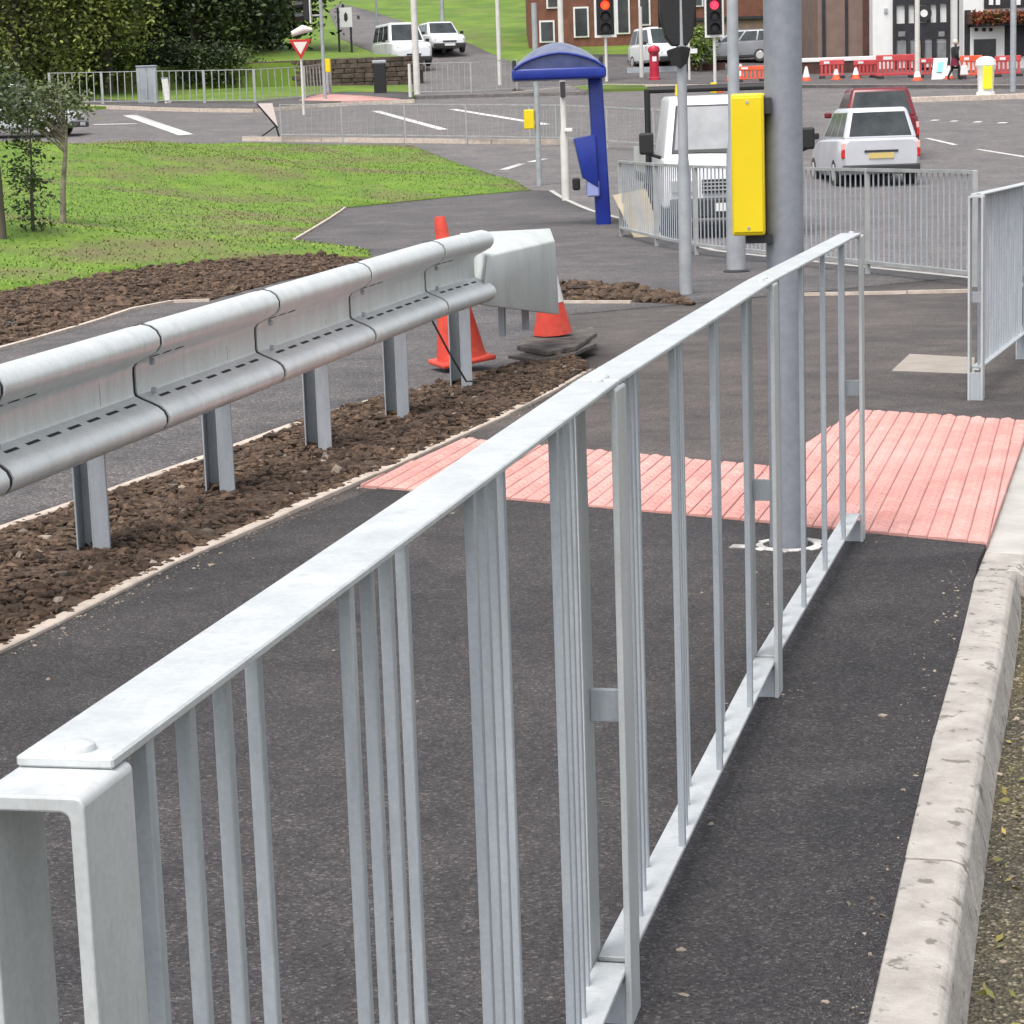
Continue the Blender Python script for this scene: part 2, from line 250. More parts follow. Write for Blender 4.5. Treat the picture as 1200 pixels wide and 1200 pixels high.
# ------------------------------------------------------------------ helpers: objects
def tag(o, label=None, cat=None, group=None, kind=None):
    if label: o['label'] = label
    if cat: o['category'] = cat
    if group: o['group'] = group
    if kind: o['kind'] = kind
    return o
def empty(name, loc=(0, 0, 0), rz=0.0, label=None, cat=None, group=None):
    o = bpy.data.objects.new(name, None); COL.objects.link(o); o.location = loc; o.rotation_euler = (0, 0, rz)
    o.empty_display_size = 0.1
    return tag(o, label, cat, group)
class MB:
    def __init__(s): s.bm = bmesh.new()
    def box(s, x0, x1, y0, y1, z0, z1, taper=None):
        v = [s.bm.verts.new((x, y, z)) for z in (z0, z1) for y in (y0, y1) for x in (x0, x1)]
        if taper:
            cx, cy = (x0 + x1) / 2, (y0 + y1) / 2
            for q in v[4:]: q.co.x = cx + (q.co.x - cx) * taper; q.co.y = cy + (q.co.y - cy) * taper
        for f in ((0, 2, 3, 1), (4, 5, 7, 6), (0, 1, 5, 4), (2, 6, 7, 3), (0, 4, 6, 2), (1, 3, 7, 5)):
            s.bm.faces.new([v[i] for i in f])
        return s
    def hexa(s, pts):                          # 4 bottom ccw, 4 top ccw
        v = [s.bm.verts.new(p) for p in pts]
        for f in ((3, 2, 1, 0), (4, 5, 6, 7), (0, 1, 5, 4), (1, 2, 6, 5), (2, 3, 7, 6), (3, 0, 4, 7)):
            s.bm.faces.new([v[i] for i in f])
        return s
    def tube(s, pts, rad, n=12, caps=True):
        pts = [Vector(p) for p in pts]; rad = rad if isinstance(rad, (list, tuple)) else [rad] * len(pts)
        rings = []
        for i, p in enumerate(pts):
            t = (pts[min(i + 1, len(pts) - 1)] - pts[max(i - 1, 0)]).normalized()
            a = t.cross(Vector((0, 0, 1))) if abs(t.z) < 0.95 else t.cross(Vector((1, 0, 0)))
            a.normalize(); b = t.cross(a).normalized()
            rings.append([s.bm.verts.new(p + rad[i] * (math.cos(2 * math.pi * k / n) * a + math.sin(2 * math.pi * k / n) * b)) for k in range(n)])
        for r0, r1 in zip(rings, rings[1:]):
            for k in range(n): s.bm.faces.new((r0[k], r0[(k + 1) % n], r1[(k + 1) % n], r1[k]))
        if caps: s.bm.faces.new(rings[0][::-1]); s.bm.faces.new(rings[-1])
        return s
    def lathe(s, prof, n=16, c=(0, 0)):
        return s.tube([(c[0], c[1], z) for r, z in prof], [max(r, 1e-4) for r, z in prof], n)
    def prism(s, poly, axis, a, b):            # extrude a 2-D outline; axis 'y': (x,z), 'x': (y,z), 'z': (x,y)
        def P(u, v, w): return {'y': (u, w, v), 'x': (w, u, v), 'z': (u, v, w)}[axis]
        va = [s.bm.verts.new(P(u, v, a)) for u, v in poly]; vb = [s.bm.verts.new(P(u, v, b)) for u, v in poly]
        s.bm.faces.new(va); s.bm.faces.new(vb[::-1])
        n = len(poly)
        for i in range(n): s.bm.faces.new((va[i], vb[i], vb[(i + 1) % n], va[(i + 1) % n]))
        return s
    def quad(s, *p):
        s.bm.faces.new([s.bm.verts.new(q) for q in p]); return s
    def mesh(s, name, bevel=0.0, seg=1, smooth=False, mats=()):
        bmesh.ops.recalc_face_normals(s.bm, faces=s.bm.faces)
        if bevel:
            ed = [e for e in s.bm.edges if len(e.link_faces) == 2 and e.calc_face_angle(0) > 0.5]
            bmesh.ops.bevel(s.bm, geom=ed, offset=bevel, segments=seg, affect='EDGES', profile=0.5, clamp_overlap=True)
        me = bpy.data.meshes.new(name); s.bm.to_mesh(me); s.bm.free()
        for m_ in mats: me.materials.append(m_)
        if smooth:
            me.polygons.foreach_set('use_smooth', [True] * len(me.polygons))
            try: me.set_sharp_from_angle(angle=R(38))
            except Exception: pass
        return me
    def build(s, name, m_, parent=None, loc=(0, 0, 0), rz=0.0, bevel=0.0, seg=1, smooth=False):
        return link(name, s.mesh(name, bevel, seg, smooth, (m_,)), parent, loc, rz)
def link(name, me, parent=None, loc=(0, 0, 0), rz=0.0):
    o = bpy.data.objects.new(name, me); COL.objects.link(o); o.location = loc; o.rotation_euler = (0, 0, rz)
    if parent: o.parent = parent
    return o
def copy_tree(o, parent=None):
    c = o.copy(); COL.objects.link(c); c.parent = parent
    for ch in list(o.children): copy_tree(ch, c)
    return c

def poly_mesh(poly, zf, dz, cell=1.0, noise=0.0, skirt=0.0):
    bm = bmesh.new(); vv = [bm.verts.new((p[0], p[1], 0)) for p in poly]
    for t_ in tessellate_polygon([[Vector((p[0], p[1], 0)) for p in poly]]):
        try: bm.faces.new([vv[k] for k in t_])
        except ValueError: pass
    xs = [p[0] for p in poly]; ys = [p[1] for p in poly]
    def cut(axis, lo, hi, st):
        v = math.ceil(lo / st) * st
        while v < hi:
            co = [0, 0, 0]; no = [0, 0, 0]; co[axis] = v; no[axis] = 1
            bmesh.ops.bisect_plane(bm, geom=bm.verts[:] + bm.edges[:] + bm.faces[:], plane_co=co, plane_no=no, dist=1e-5)
            v += st
    cx, cy = cell if isinstance(cell, tuple) else (cell, cell)
    cut(0, min(xs), max(xs), cx); cut(1, min(ys), max(ys), cy)
    for v in bm.verts:
        v.co.z = zf(v.co.x, v.co.y) + dz + (noise * (random.random() - 0.5) * 2 if noise else 0)
    bmesh.ops.recalc_face_normals(bm, faces=bm.faces)
    if sum(f.normal.z for f in bm.faces) < 0: bmesh.ops.reverse_faces(bm, faces=bm.faces)
    if skirt:
        ge = bmesh.ops.extrude_edge_only(bm, edges=[e for e in bm.edges if e.is_boundary])['geom']
        for v in ge:
            if isinstance(v, bmesh.types.BMVert): v.co.z -= skirt
    return bm
def sheet(name, poly, m_, zf=B, dz=0.0, cell=1.0, kind='structure', parent=None, smooth=True, noise=0.0, skirt=0.16):
    bm = poly_mesh(poly, zf, dz, cell, noise, skirt)
    me = bpy.data.meshes.new(name); bm.to_mesh(me); bm.free(); me.materials.append(m_)
    if smooth: me.polygons.foreach_set('use_smooth', [abs(p.normal.z) > 0.3 for p in me.polygons])
    o = link(name, me, parent)
    if kind: o['kind'] = kind
    return o
def inside(p, poly):
    x, y = p[0], p[1]; c = False; n = len(poly)
    for i in range(n):
        x0, y0 = poly[i][0], poly[i][1]; x1, y1 = poly[(i + 1) % n][0], poly[(i + 1) % n][1]
        if (y0 > y) != (y1 > y) and x < (x1 - x0) * (y - y0) / (y1 - y0) + x0: c = not c
    return c
def scatter(poly, n):
    xs = [p[0] for p in poly]; ys = [p[1] for p in poly]; out = []
    t = 0
    while len(out) < n and t < n * 30:
        t += 1
        p = (random.uniform(min(xs), max(xs)), random.uniform(min(ys), max(ys)))
        if inside(p, poly): out.append(p)
    return out
def seg_dist(p, a, b):
    ax, ay = a[0], a[1]; bx, by = b[0] - ax, b[1] - ay
    t = max(0, min(1, ((p[0] - ax) * bx + (p[1] - ay) * by) / (bx * bx + by * by + 1e-9)))
    return math.hypot(p[0] - ax - t * bx, p[1] - ay - t * by)
_ico = None
def lumps(name, pts, m_, smin, smax, parent=None, kind='stuff', flat=0.7, sub=1):
    bm = bmesh.new(); bmesh.ops.create_icosphere(bm, subdivisions=sub, radius=1)
    V = np.array([v.co[:] for v in bm.verts]); Fc = np.array([[v.index for v in f.verts] for f in bm.faces]); bm.free()
    vs_, fs = [], []; nv = len(V)
    for i, p in enumerate(pts):
        s_ = smin + (smax - smin) * random.random() ** 3.0
        if random.random() < 0.012: s_ = smax * random.uniform(1.0, 1.7)
        q = V * (1 + 0.85 * (RNG.random((nv, 1)) - 0.5)) * np.array([s_ * random.uniform(.55, 1.7), s_ * random.uniform(.6, 1.2), s_ * flat])
        a = random.uniform(0, 6.28); c_, s2 = math.cos(a), math.sin(a)
        q = np.stack([q[:, 0] * c_ - q[:, 1] * s2, q[:, 0] * s2 + q[:, 1] * c_, q[:, 2]], 1) + np.array([p[0], p[1], p[2] + s_ * flat * 0.35])
        vs_.append(q); fs.append(Fc + i * nv)
    me = bpy.data.meshes.new(name); me.from_pydata(np.concatenate(vs_).tolist(), [], np.concatenate(fs).tolist()); me.materials.append(m_)
    o = link(name, me, parent); o['kind'] = kind; return o
def leaves_mesh(name, centers, size, m_, up=0.3):
    n = len(centers); C = np.asarray(centers)
    a = RNG.normal(size=(n, 3)); a[:, 2] *= 0.6; a /= np.linalg.norm(a, axis=1, keepdims=True)
    b = RNG.normal(size=(n, 3)); b -= (b * a).sum(1, keepdims=True) * a; b /= np.linalg.norm(b, axis=1, keepdims=True)
    s_ = size * RNG.uniform(0.55, 1.3, (n, 1)); a = a * s_; b = b * s_ * 0.55
    V = np.stack([C - a, C + b * 0.9 - a * 0.1, C + a, C - b * 0.9 - a * 0.1], 1).reshape(-1, 3)
    Fc = np.arange(4 * n).reshape(n, 4)
    me = bpy.data.meshes.new(name); me.from_pydata(V.tolist(), [], Fc.tolist()); me.materials.append(m_)
    return me

# ================================================================== SETTING
GP = lambda pts, zf=B, dz=0.0: [tuple(G(px, py, zf, dz)[:2]) for px, py in pts]
sheet('ground', [(-260, -40), (260, -40), (260, 420), (-260, 420)], M_BANK, B, -0.5, 12)
sheet('grass_bank', [(-150, 89.5), (6, 89.5), (6, 97), (150, 97), (150, 300), (-150, 300)], M_BANK, B, 0.0, (8, 3))
sheet('road', [(-75, -6), (62, -6), (62, 98), (-75, 98)], M_AS_ROAD, B, -0.11, 2.5)

# kerb line (left edge of the kerb top), near to far
E1 = Vector((0.255, 0.967, 0)).normalized()
KL = [(-0.565, -1.0), (0.53, 3.24), (0.91, 4.71), (1.26, 5.98), (1.46, 6.76)]
KD = [(1.53, 6.98), (2.18, 9.30), (2.58, 10.45)]
corner_px = [(1142, 336), (1080, 328), (940, 313), (800, 297), (728, 277)]
FC = [G(*p) for p in corner_px]
def offset_out(p, q, d):
    t = (Vector(q) - Vector(p)); t.z = 0; t.normalize(); return Vector((t.y, -t.x, 0)) * d
KC = [(2.62, 10.6), (3.42, 13.0), (4.05, 15.3), (4.35, 17.2), (FC[0].x + 0.42, FC[0].y + 0.25)]
for i in range(1, 5):
    o_ = offset_out(FC[i - 1], FC[i], 0.4); KC.append((FC[i].x + o_.x, FC[i].y + o_.y))
KC += [(1.95, 33.5), (1.5, 38), (1.0, 46.5)]
VF = [(-3.35, 0.2), (-2.55, 2.2), (-1.44, 5.97), (-1.14, 7.15), (-0.58, 8.86), (0.10, 11.03), (0.47, 12.7)]
VBK = [(-4.2, 0.9), (-3.2, 3.6), (-1.87, 7.87), (-1.4, 9.27), (-0.85, 11.12), (-0.44, 11.92), (0.03, 12.84), (0.34, 13.7)]
foot_poly = KL + KD + KC[:6] + [(0.45, 17.5), (0.40, 13.7)] + VF[::-1] + [(-3.6, -1.0)]
sheet('footway', foot_poly, M_AS_MID, B, 0.0, 1.5)
sheet('footway_near', KL + [(1.53, 6.98), (1.62, 7.28), (0.9, 8.2), (-0.3, 9.1)] + VF[4::-1][1:] + [(-3.6, -1.0)], M_AS_NEW, B, 0.004, 1.5)
worn = [(p[0] + 0.08, p[1]) for p in KL + KD + KC[:2]] + [(6.5, 13.0), (6.5, -1.0)]
sheet('road_edge', worn, M_OLDROAD, B, -0.106, 2.0)

lawn_front = GP([(-90, 356), (0, 345), (200, 312), (350, 300), (435, 303), (432, 293), (345, 282), (405, 244), (520, 232), (622, 223)])
lawn_side = GP([(603, 212), (548, 196), (484, 171)])
lawn_poly = [(-46, lawn_front[0][1] - 3)] + lawn_front + lawn_side + [(-8, 63.5), (-46, 63.5)]
_le = [(-46, lawn_front[0][1] - 3)] + lawn_front + lawn_side
def LZ(x, y):
    d = min(seg_dist((x, y), _le[i], _le[i + 1]) for i in range(len(_le) - 1))
    if not inside((x, y), lawn_poly): return B(x, y)
    b = B(x, y); s = sst(d, -0.5, 12.0)
    return b + s * (1.30 - b) + 0.05 * math.sin(x * 1.7 + y * 0.6) * s + 0.03 * min(1, d)
path_poly = [(VBK[0][0] - 3, 0.5)] + VBK + [(0.48, 17.5)] + [(p[0], p[1]) for p in KC[5:]] + lawn_front[::-1] + [(-9, 14), (-9, 0.5)]
sheet('path', path_poly, M_AS_PATH, B, 0.004, 1.5)
lw = sheet('lawn', lawn_poly, M_GRASS, LZ, 0.012, 0.8)

# soil of the verge under the crash barrier: humped bed with clods
verge_poly = VF + VBK[::-1]
def VZ(x, y):
    e = min(min(seg_dist((x, y), VF[i], VF[i + 1]) for i in range(len(VF) - 1)), min(seg_dist((x, y), VBK[i], VBK[i + 1]) for i in range(len(VBK) - 1)))
    return 0.008 + 0.012 * min(1, e / 0.2) + 0.014 * math.sin(x * 9 + y * 5) * math.sin(y * 7 - x * 4) * min(1, e / 0.1)
sheet('verge_soil', verge_poly, M_SOIL, VZ, 0.0, 0.09, noise=0.012)
pts = [(p[0], p[1], VZ(*p)) for p in scatter([q for q in verge_poly if q[1] > -9], 44000) if p[1] > 5.2]
lumps('soil_clods', pts, M_CLOD, 0.003, 0.020)
pts = [(p[0], p[1], VZ(*p)) for p in scatter(verge_poly, 900) if p[1] > 4.8]
lumps('soil_stones', pts, M_STONE, 0.004, 0.018)
bed = GP([(-60, 425), (0, 410), (180, 355), (245, 353), (330, 330), (440, 306), (350, 299), (200, 311), (0, 344), (-60, 352)])
BEDZ = lambda x, y: B(x, y) + 0.012
sheet('soil_bed', bed, M_SOIL, BEDZ, 0.0, 0.35, noise=0.008)
lumps('soil_bed_clods', [(p[0], p[1], BEDZ(*p)) for p in scatter(bed, 7000)], M_CLOD, 0.010, 0.04)
band = GP([(652, 354), (652, 333), (690, 332), (760, 341), (800, 349), (808, 358), (740, 354)])
sheet('soil_strip', band, M_SOIL, BEDZ, 0.0, 0.2, noise=0.008)
lumps('soil_strip_clods', [(p[0], p[1], BEDZ(*p)) for p in scatter(band, 600)], M_CLOD, 0.012, 0.05)

# grass blades over the lawn: one mass
gp = [p for p in scatter([q for q in lawn_poly], 260000) if p[0] > -0.25 * p[1] - 0.5]
gv, gf = [], []
for p in gp:
    z = LZ(*p) + 0.012; hh = random.uniform(0.012, 0.035); a = random.uniform(0, 6.28); w_ = 0.007 + 0.008 * random.random()
    dx, dy = math.cos(a) * w_, math.sin(a) * w_; lx, ly = -math.sin(a) * random.uniform(.02, .05), math.cos(a) * random.uniform(.02, .05)
    k = len(gv); gv += [(p[0] - dx, p[1] - dy, z), (p[0] + dx, p[1] + dy, z), (p[0] + lx, p[1] + ly, z + hh)]; gf.append((k, k + 1, k + 2))
me = bpy.data.meshes.new('grass_blades'); me.from_pydata(gv, [], gf); me.materials.append(M_BLADE)
tag(link('grass_blades', me), kind='stuff')

# kerb, each stone its own piece
def polyline(pts, step):
    P = [Vector((p[0], p[1], 0)) for p in pts]; out = [P[0]]; carry = 0.0
    for a, b in zip(P, P[1:]):
        L_ = (b - a).length; t = step - carry
        while t <= L_: out.append(a + (b - a) * (t / L_)); t += step
        carry = L_ - (t - step)
    out.append(P[-1]); return out
def strip_piece(p, q, prof, z0, z1, gap=0.004, inset=0.0):
    d = (q - p); L_ = d.length; d.normalize(); r = Vector((d.y, -d.x, 0)); mb = MB(); n = len(prof)
    jz = random.uniform(-.002, .002)
    A = [mb.bm.verts.new(p + d * gap + r * u + Vector((0, 0, w + z0 + jz))) for u, w in prof]
    Bq = [mb.bm.verts.new(q - d * gap + r * u + Vector((0, 0, w + z1 + jz))) for u, w in prof]
    mb.bm.faces.new(A); mb.bm.faces.new(Bq[::-1])
    for i in range(n): mb.bm.faces.new((A[i], Bq[i], Bq[(i + 1) % n], A[(i + 1) % n]))
    return mb
KPROF = [(0, -0.22), (0, 0.0), (0.085, 0.0), (0.105, -0.005), (0.117, -0.018), (0.140, -0.112), (0.142, -0.22)]
kerb = tag(empty('kerb'), kind='structure')
ks = polyline(KL, 0.86)
for p, q in zip(ks, ks[1:]):
    last = q is ks[-1]
    strip_piece(p, q, KPROF, 0.005 + B(p.x, p.y), 0.005 + B(q.x, q.y) - (0.03 if last else 0)).build('kerb_stone', M_KERB, kerb, bevel=0.003)
DPROF = [(0, -0.22), (0, 0.0), (0.12, -0.003), (0.142, -0.02), (0.15, -0.22)]
for p, q in zip(*(lambda s: (s, s[1:]))(polyline(KD, 0.86))):
    strip_piece(p, q, DPROF, -0.012, -0.012).build('kerb_stone', M_KERB_C, kerb, bevel=0.004)
strip_piece(Vector((*KL[-1], 0)), Vector((*KD[0], 0)), DPROF, -0.022, -0.014).build('kerb_stone', M_KERB, kerb, bevel=0.004)
ks = polyline(KC, 0.915)
for p, q in zip(ks, ks[1:]):
    strip_piece(p, q, KPROF, 0.006 + B(p.x, p.y), 0.006 + B(q.x, q.y)).build('kerb_stone', M_KERB_C, kerb)
# concrete edging along the verge, the bed and the path
edging = tag(empty('edging'), kind='structure')
EPROF = [(-0.026, -0.1), (-0.026, 0.016), (0.022, 0.016), (0.022, -0.1)]
for line, hh, m_ in ((VF, 0.0, M_EDGE), (VBK[2:], 0.004, M_EDGE)):
    s_ = polyline(line, 0.915)
    for p, q in zip(s_, s_[1:]):
        if q.y > 4.0: strip_piece(p, q, EPROF, hh + B(p.x, p.y), hh + B(q.x, q.y), 0.003).build('edging_stone', m_, edging, bevel=0.004)
for line in (GP([(-40, 423), (0, 411), (180, 356), (246, 354)]), GP([(345, 282), (405, 244)]), GP([(935, 347), (1135, 343)]), GP([(652, 356), (740, 356)])):
    s_ = polyline(line, 0.915)
    for p, q in zip(s_, s_[1:]):
        if (q - p).length > 0.05: strip_piece(p, q, EPROF, 0.012 + B(p.x, p.y), 0.012 + B(q.x, q.y), 0.004).build('edging_stone', M_EDGE, edging)

# tactile paving: tiles with blisters, cut to the outline
tact = tag(empty('tactile_paving'), kind='structure')
PAD = [(1.545, 7.01), (2.345, 9.78), (1.66, 10.36), (1.05, 8.74), (0.72, 7.66)]
STRIP = [(0.72, 7.66), (1.05, 8.74), (-0.21, 9.84), (-0.60, 8.62)]
def clip(poly, region):
    out = poly; n = len(region)
    for i in range(n):
        a, b = region[i], region[(i + 1) % n]; new = []
        def side(p): return (b[0] - a[0]) * (p[1] - a[1]) - (b[1] - a[1]) * (p[0] - a[0])
        for j in range(len(out)):
            p, q = out[j], out[(j + 1) % len(out)]; sp_, sq = side(p), side(q)
            if sp_ >= 0: new.append(p)
            if (sp_ > 0) != (sq > 0) and abs(sp_ - sq) > 1e-12:
                t = sp_ / (sp_ - sq); new.append((p[0] + (q[0] - p[0]) * t, p[1] + (q[1] - p[1]) * t))
        out = new
        if len(out) < 3: return []
    return out
te = E1.copy(); tn = Vector((te.y, -te.x, 0)); TL, TW = 0.40, 0.0667
M_BED = mat('dirty_jointing', (0.38, 0.20, 0.175), 0.95, col2=(0.50, 0.28, 0.25), scale=12, coord='pos')
for reg, nm in ((PAD, 'jointing_bed'), (STRIP, 'jointing_bed')):
    cx_, cy_ = sum(p[0] for p in reg) / len(reg), sum(p[1] for p in reg) / len(reg)
    sheet(nm, [(cx_ + (p[0] - cx_) * 0.997, cy_ + (p[1] - cy_) * 0.997) for p in reg], M_BED, lambda x, y: 0.0, 0.0075, 0.6, kind=None, parent=tact, skirt=0.02)
def rib(c, zt, o_):
    mb = MB(); n_ = len(c)
    cx_, cy_ = sum(p[0] for p in c) / n_, sum(p[1] for p in c) / n_
    lo_ = [mb.bm.verts.new((p[0], p[1], 0.0)) for p in c]; mid = [mb.bm.verts.new((p[0], p[1], zt - 0.003)) for p in c]
    top = []
    for p in c:
        d = Vector((cx_ - p[0], cy_ - p[1])); a = d.dot(Vector((tn.x, tn.y))); b = d.dot(Vector((te.x, te.y)))
        v = Vector((p[0], p[1])) + Vector((tn.x, tn.y)) * (math.copysign(min(0.006, abs(a) * 0.4), a)) + Vector((te.x, te.y)) * (math.copysign(min(0.003, abs(b) * 0.3), b))
        top.append(mb.bm.verts.new((v.x, v.y, zt)))
    for A, Bq in ((lo_, mid), (mid, top)):
        for k in range(n_): mb.bm.faces.new((A[k], A[(k + 1) % n_], Bq[(k + 1) % n_], Bq[k]))
    mb.bm.faces.new(top)
    for a in range(6):
        p = o_ + te * ((a + 0.5) * TL / 6) - tn * (TW / 2)
        if not inside(p, c) or min(seg_dist(p, c[k], c[(k + 1) % n_]) for k in range(n_)) < 0.020: continue
        r0 = [mb.bm.verts.new((p.x + 0.023 * math.cos(t * 1.0472), p.y + 0.023 * math.sin(t * 1.0472), zt)) for t in range(6)]
        r1 = [mb.bm.verts.new((p.x + 0.013 * math.cos(t * 1.0472), p.y + 0.013 * math.sin(t * 1.0472), zt + 0.0075)) for t in range(6)]
        for t in range(6): mb.bm.faces.new((r0[t], r0[(t + 1) % 6], r1[(t + 1) % 6], r1[t]))
        mb.bm.faces.new(r1)
    return mb
blocks = []
for reg in (PAD, STRIP):
    for i in range(-9, 14):
        for j in range(-40, 60):
            off = 0.2 * (j % 2)
            o_ = Vector((1.545, 7.01, 0)) + te * (i * TL + off) - tn * (j * TW)
            sq = [o_ + te * .004 - tn * .0022, o_ + te * (TL - .004) - tn * .0022, o_ + te * (TL - .004) - tn * (TW - .0022), o_ + te * .004 - tn * (TW - .0022)]
            c = clip([(p.x, p.y) for p in sq], reg)
            if len(c) < 3: continue
            area = abs(sum(c[k][0] * c[(k + 1) % len(c)][1] - c[(k + 1) % len(c)][0] * c[k][1] for k in range(len(c)))) / 2
            if area < 0.0006: continue
            blocks.append((area, c, o_))
for area, c, o_ in blocks:
    try: rib(c, 0.0145 + random.uniform(-.0012, .0012), o_).build('paving_rib', M_TACTS[random.choice((0, 0, 0, 0, 0, 1))], tact)
    except Exception: pass

# iron cover in the footway, mortar ring at the lamp post
cv = GP([(1045, 435), (1066, 418), (1142, 421), (1142, 438)])
mb = MB(); mb.prism(cv, 'z', -0.03, 0.004 + B(*cv[0])); o = mb.build('access_cover', M_IRON)
tag(o, 'flat pale brown access cover set in the footway beside the railing by the crossing', 'access cover')

# far side of the junction
sheet('far_footway', GP([(-80, 117), (90, 122), (200, 126), (290, 128), (400, 119), (485, 116), (485, 108), (400, 108), (300, 119), (200, 119), (90, 115), (-80, 110)]), M_AS_PATH, B, 0.012, 3)
sheet('side_road', GP([(487, 113), (690, 108), (640, 84), (600, 74), (540, 47), (430, 12), (398, 4), (385, 14), (400, 46), (442, 64), (480, 92)]), M_AS_ROAD, B, 0.02, 3)
sheet('far_pavement', GP([(597, 109), (690, 99), (1400, 101), (1400, 84), (975, 80), (968, 64), (690, 64), (640, 82), (610, 96)]), M_AS_PATH, B, 0.02, 3)
farkerb = tag(empty('far_kerb'), kind='structure')
for line in (GP([(-80, 118), (90, 123), (200, 127), (290, 129), (400, 120), (486, 117)]), GP([(600, 109), (690, 99), (900, 100), (1060, 99), (1400, 102)]), GP([(285, 161), (480, 163), (664, 165)])):
    s_ = polyline(line, 3.0)
    for p, q in zip(s_, s_[1:]):
        strip_piece(p, q, [(-0.08, -0.3), (-0.08, 0.03), (0.08, 0.03), (0.08, -0.3)], B(p.x, p.y), B(q.x, q.y), 0.01).build('kerb_stone', M_EDGE, farkerb)
sheet('red_crossing_pad', GP([(350, 118), (380, 110), (430, 113), (470, 117), (400, 119)]), M_TACT, B, 0.03, 2)
# painted markings on the road
marks = tag(empty('road_markings'), kind='structure')
def mark(p, q, w, m_=M_PAINT):
    a, b = G(*p, B, -0.11), G(*q, B, -0.11); d = (b - a); d.z = 0; L_ = d.length; d.normalize(); r = Vector((d.y, -d.x, 0)) * w / 2
    sheet('road_marking', [tuple((a - r)[:2]), tuple((a + r)[:2]), tuple((b + r)[:2]), tuple((b - r)[:2])], m_, B, -0.102, 1.5, kind=None, parent=marks, skirt=0.004)
for p, q, w in (((152, 135), (218, 158), 0.5), ((110, 146), (160, 145), 0.3), ((1086, 162), (1120, 170), 0.14), ((1145, 175), (1215, 186), 0.14), ((1092, 141), (1100, 141), 0.4),
                ((440, 130), (520, 152), 0.3), ((530, 128), (640, 146), 0.3), ((1115, 142), (1122, 142), 0.4), ((1142, 143), (1150, 143), 0.4), ((1170, 144), (1180, 144), 0.4),
                ((590, 199), (612, 192), 0.2), ((622, 190), (640, 186), 0.2)):
    mark(p, q, w)
mark((560, 66 + 15), (600, 80), 0.4, M_PAINTY); mark((570, 76), (604, 81), 0.25, M_PAINTY)
isl = G(1148, 112); mb = MB(); mb.prism([(isl.x - 3.2, isl.y), (isl.x - 2.2, isl.y - 0.8), (isl.x + 6, isl.y - 0.8), (isl.x + 6, isl.y + 0.9), (isl.x - 2.2, isl.y + 0.9)], 'z', B(isl.x, isl.y) - 0.2, B(isl.x, isl.y) + 0.02)
tag(mb.build('traffic_island', M_EDGE, bevel=0.02), kind='structure')

# ================================================================== NEAR GUARDRAIL
PR = [Vector((-.2573, 1.3328, 0)), Vector((.1674, 3.2907, 0)), Vector((.6424, 5.2317, 0)), Vector((1.1625, 7.1596, 0))]
RW = 0.066
def centre_line(P):
    out = []
    for i, p in enumerate(P):
        a = P[max(i - 1, 0)]; b = P[min(i + 1, len(P) - 1)]; t = (b - a).normalized(); out.append(p + Vector((-t.y, t.x, 0)) * RW / 2)
    return out
def hoop_mesh(Ht):                                     # inverted U of flat bar, across local x
    o, th, r = 0.0365, 0.010, 0.006
    outer = [(-o, -0.06), (-o, Ht - r)] + [(-o + r - r * math.cos(a), Ht - r + r * math.sin(a)) for a in (R(30), R(60), R(90))]
    outer += [(-x, z) for x, z in outer[::-1]]
    i_, ri = o - th, 0.006
    inner = [(-i_, -0.06), (-i_, Ht - th - ri)] + [(-i_ + ri - ri * math.cos(a), Ht - th - ri + ri * math.sin(a)) for a in (R(30), R(60), R(90))]
    inner += [(-x, z) for x, z in inner[::-1]]
    mb = MB(); n = len(outer); w = 0.040
    V = [[mb.bm.verts.new((x, s * w, z)) for x, z in L_] for L_ in (outer, inner) for s in (-1, 1)]
    for k in range(n - 1):
        for A, Bq in ((0, 1), (1, 3), (3, 2), (2, 0)): mb.bm.faces.new((V[A][k], V[A][k + 1], V[Bq][k + 1], V[Bq][k]))
    for k in (0, n - 1): mb.bm.faces.new((V[0][k], V[1][k], V[3][k], V[2][k]))
    return mb.mesh('post', 0.0022, 2, False, (M_GALV,))
def bolt_mesh():
    mb = MB(); mb.lathe([(0.0105, 0), (0.0105, 0.0015), (0.0095, 0.004), (0.006, 0.006), (0.0005, 0.0068)], 14); return mb.mesh('bolt', smooth=True, mats=(M_GALV,))
def frame_mesh(L_, H, zb):
    mb = MB(); mb.box(-RW / 2, RW / 2, 0.003, L_ - 0.003, H - 0.0075, H); mb.box(-0.0264, 0.0264, 0.012, L_ - 0.012, zb - 0.009, zb)
    mb.box(-0.016, 0.016, -0.0255, 0.0115, zb - 0.015, zb - 0.0095); mb.box(-0.016, 0.016, L_ - 0.0115, L_ + 0.0255, zb - 0.021, zb - 0.0155)
    return mb.mesh('panel_frame', 0.0016, 1, False, (M_GALV,))
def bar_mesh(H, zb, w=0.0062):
    mb = MB(); mb.box(-w, w, -w, w, zb - 0.004, H - 0.0088); return mb.mesh('bar', 0.0012, 1, False, (M_GALV_D,))
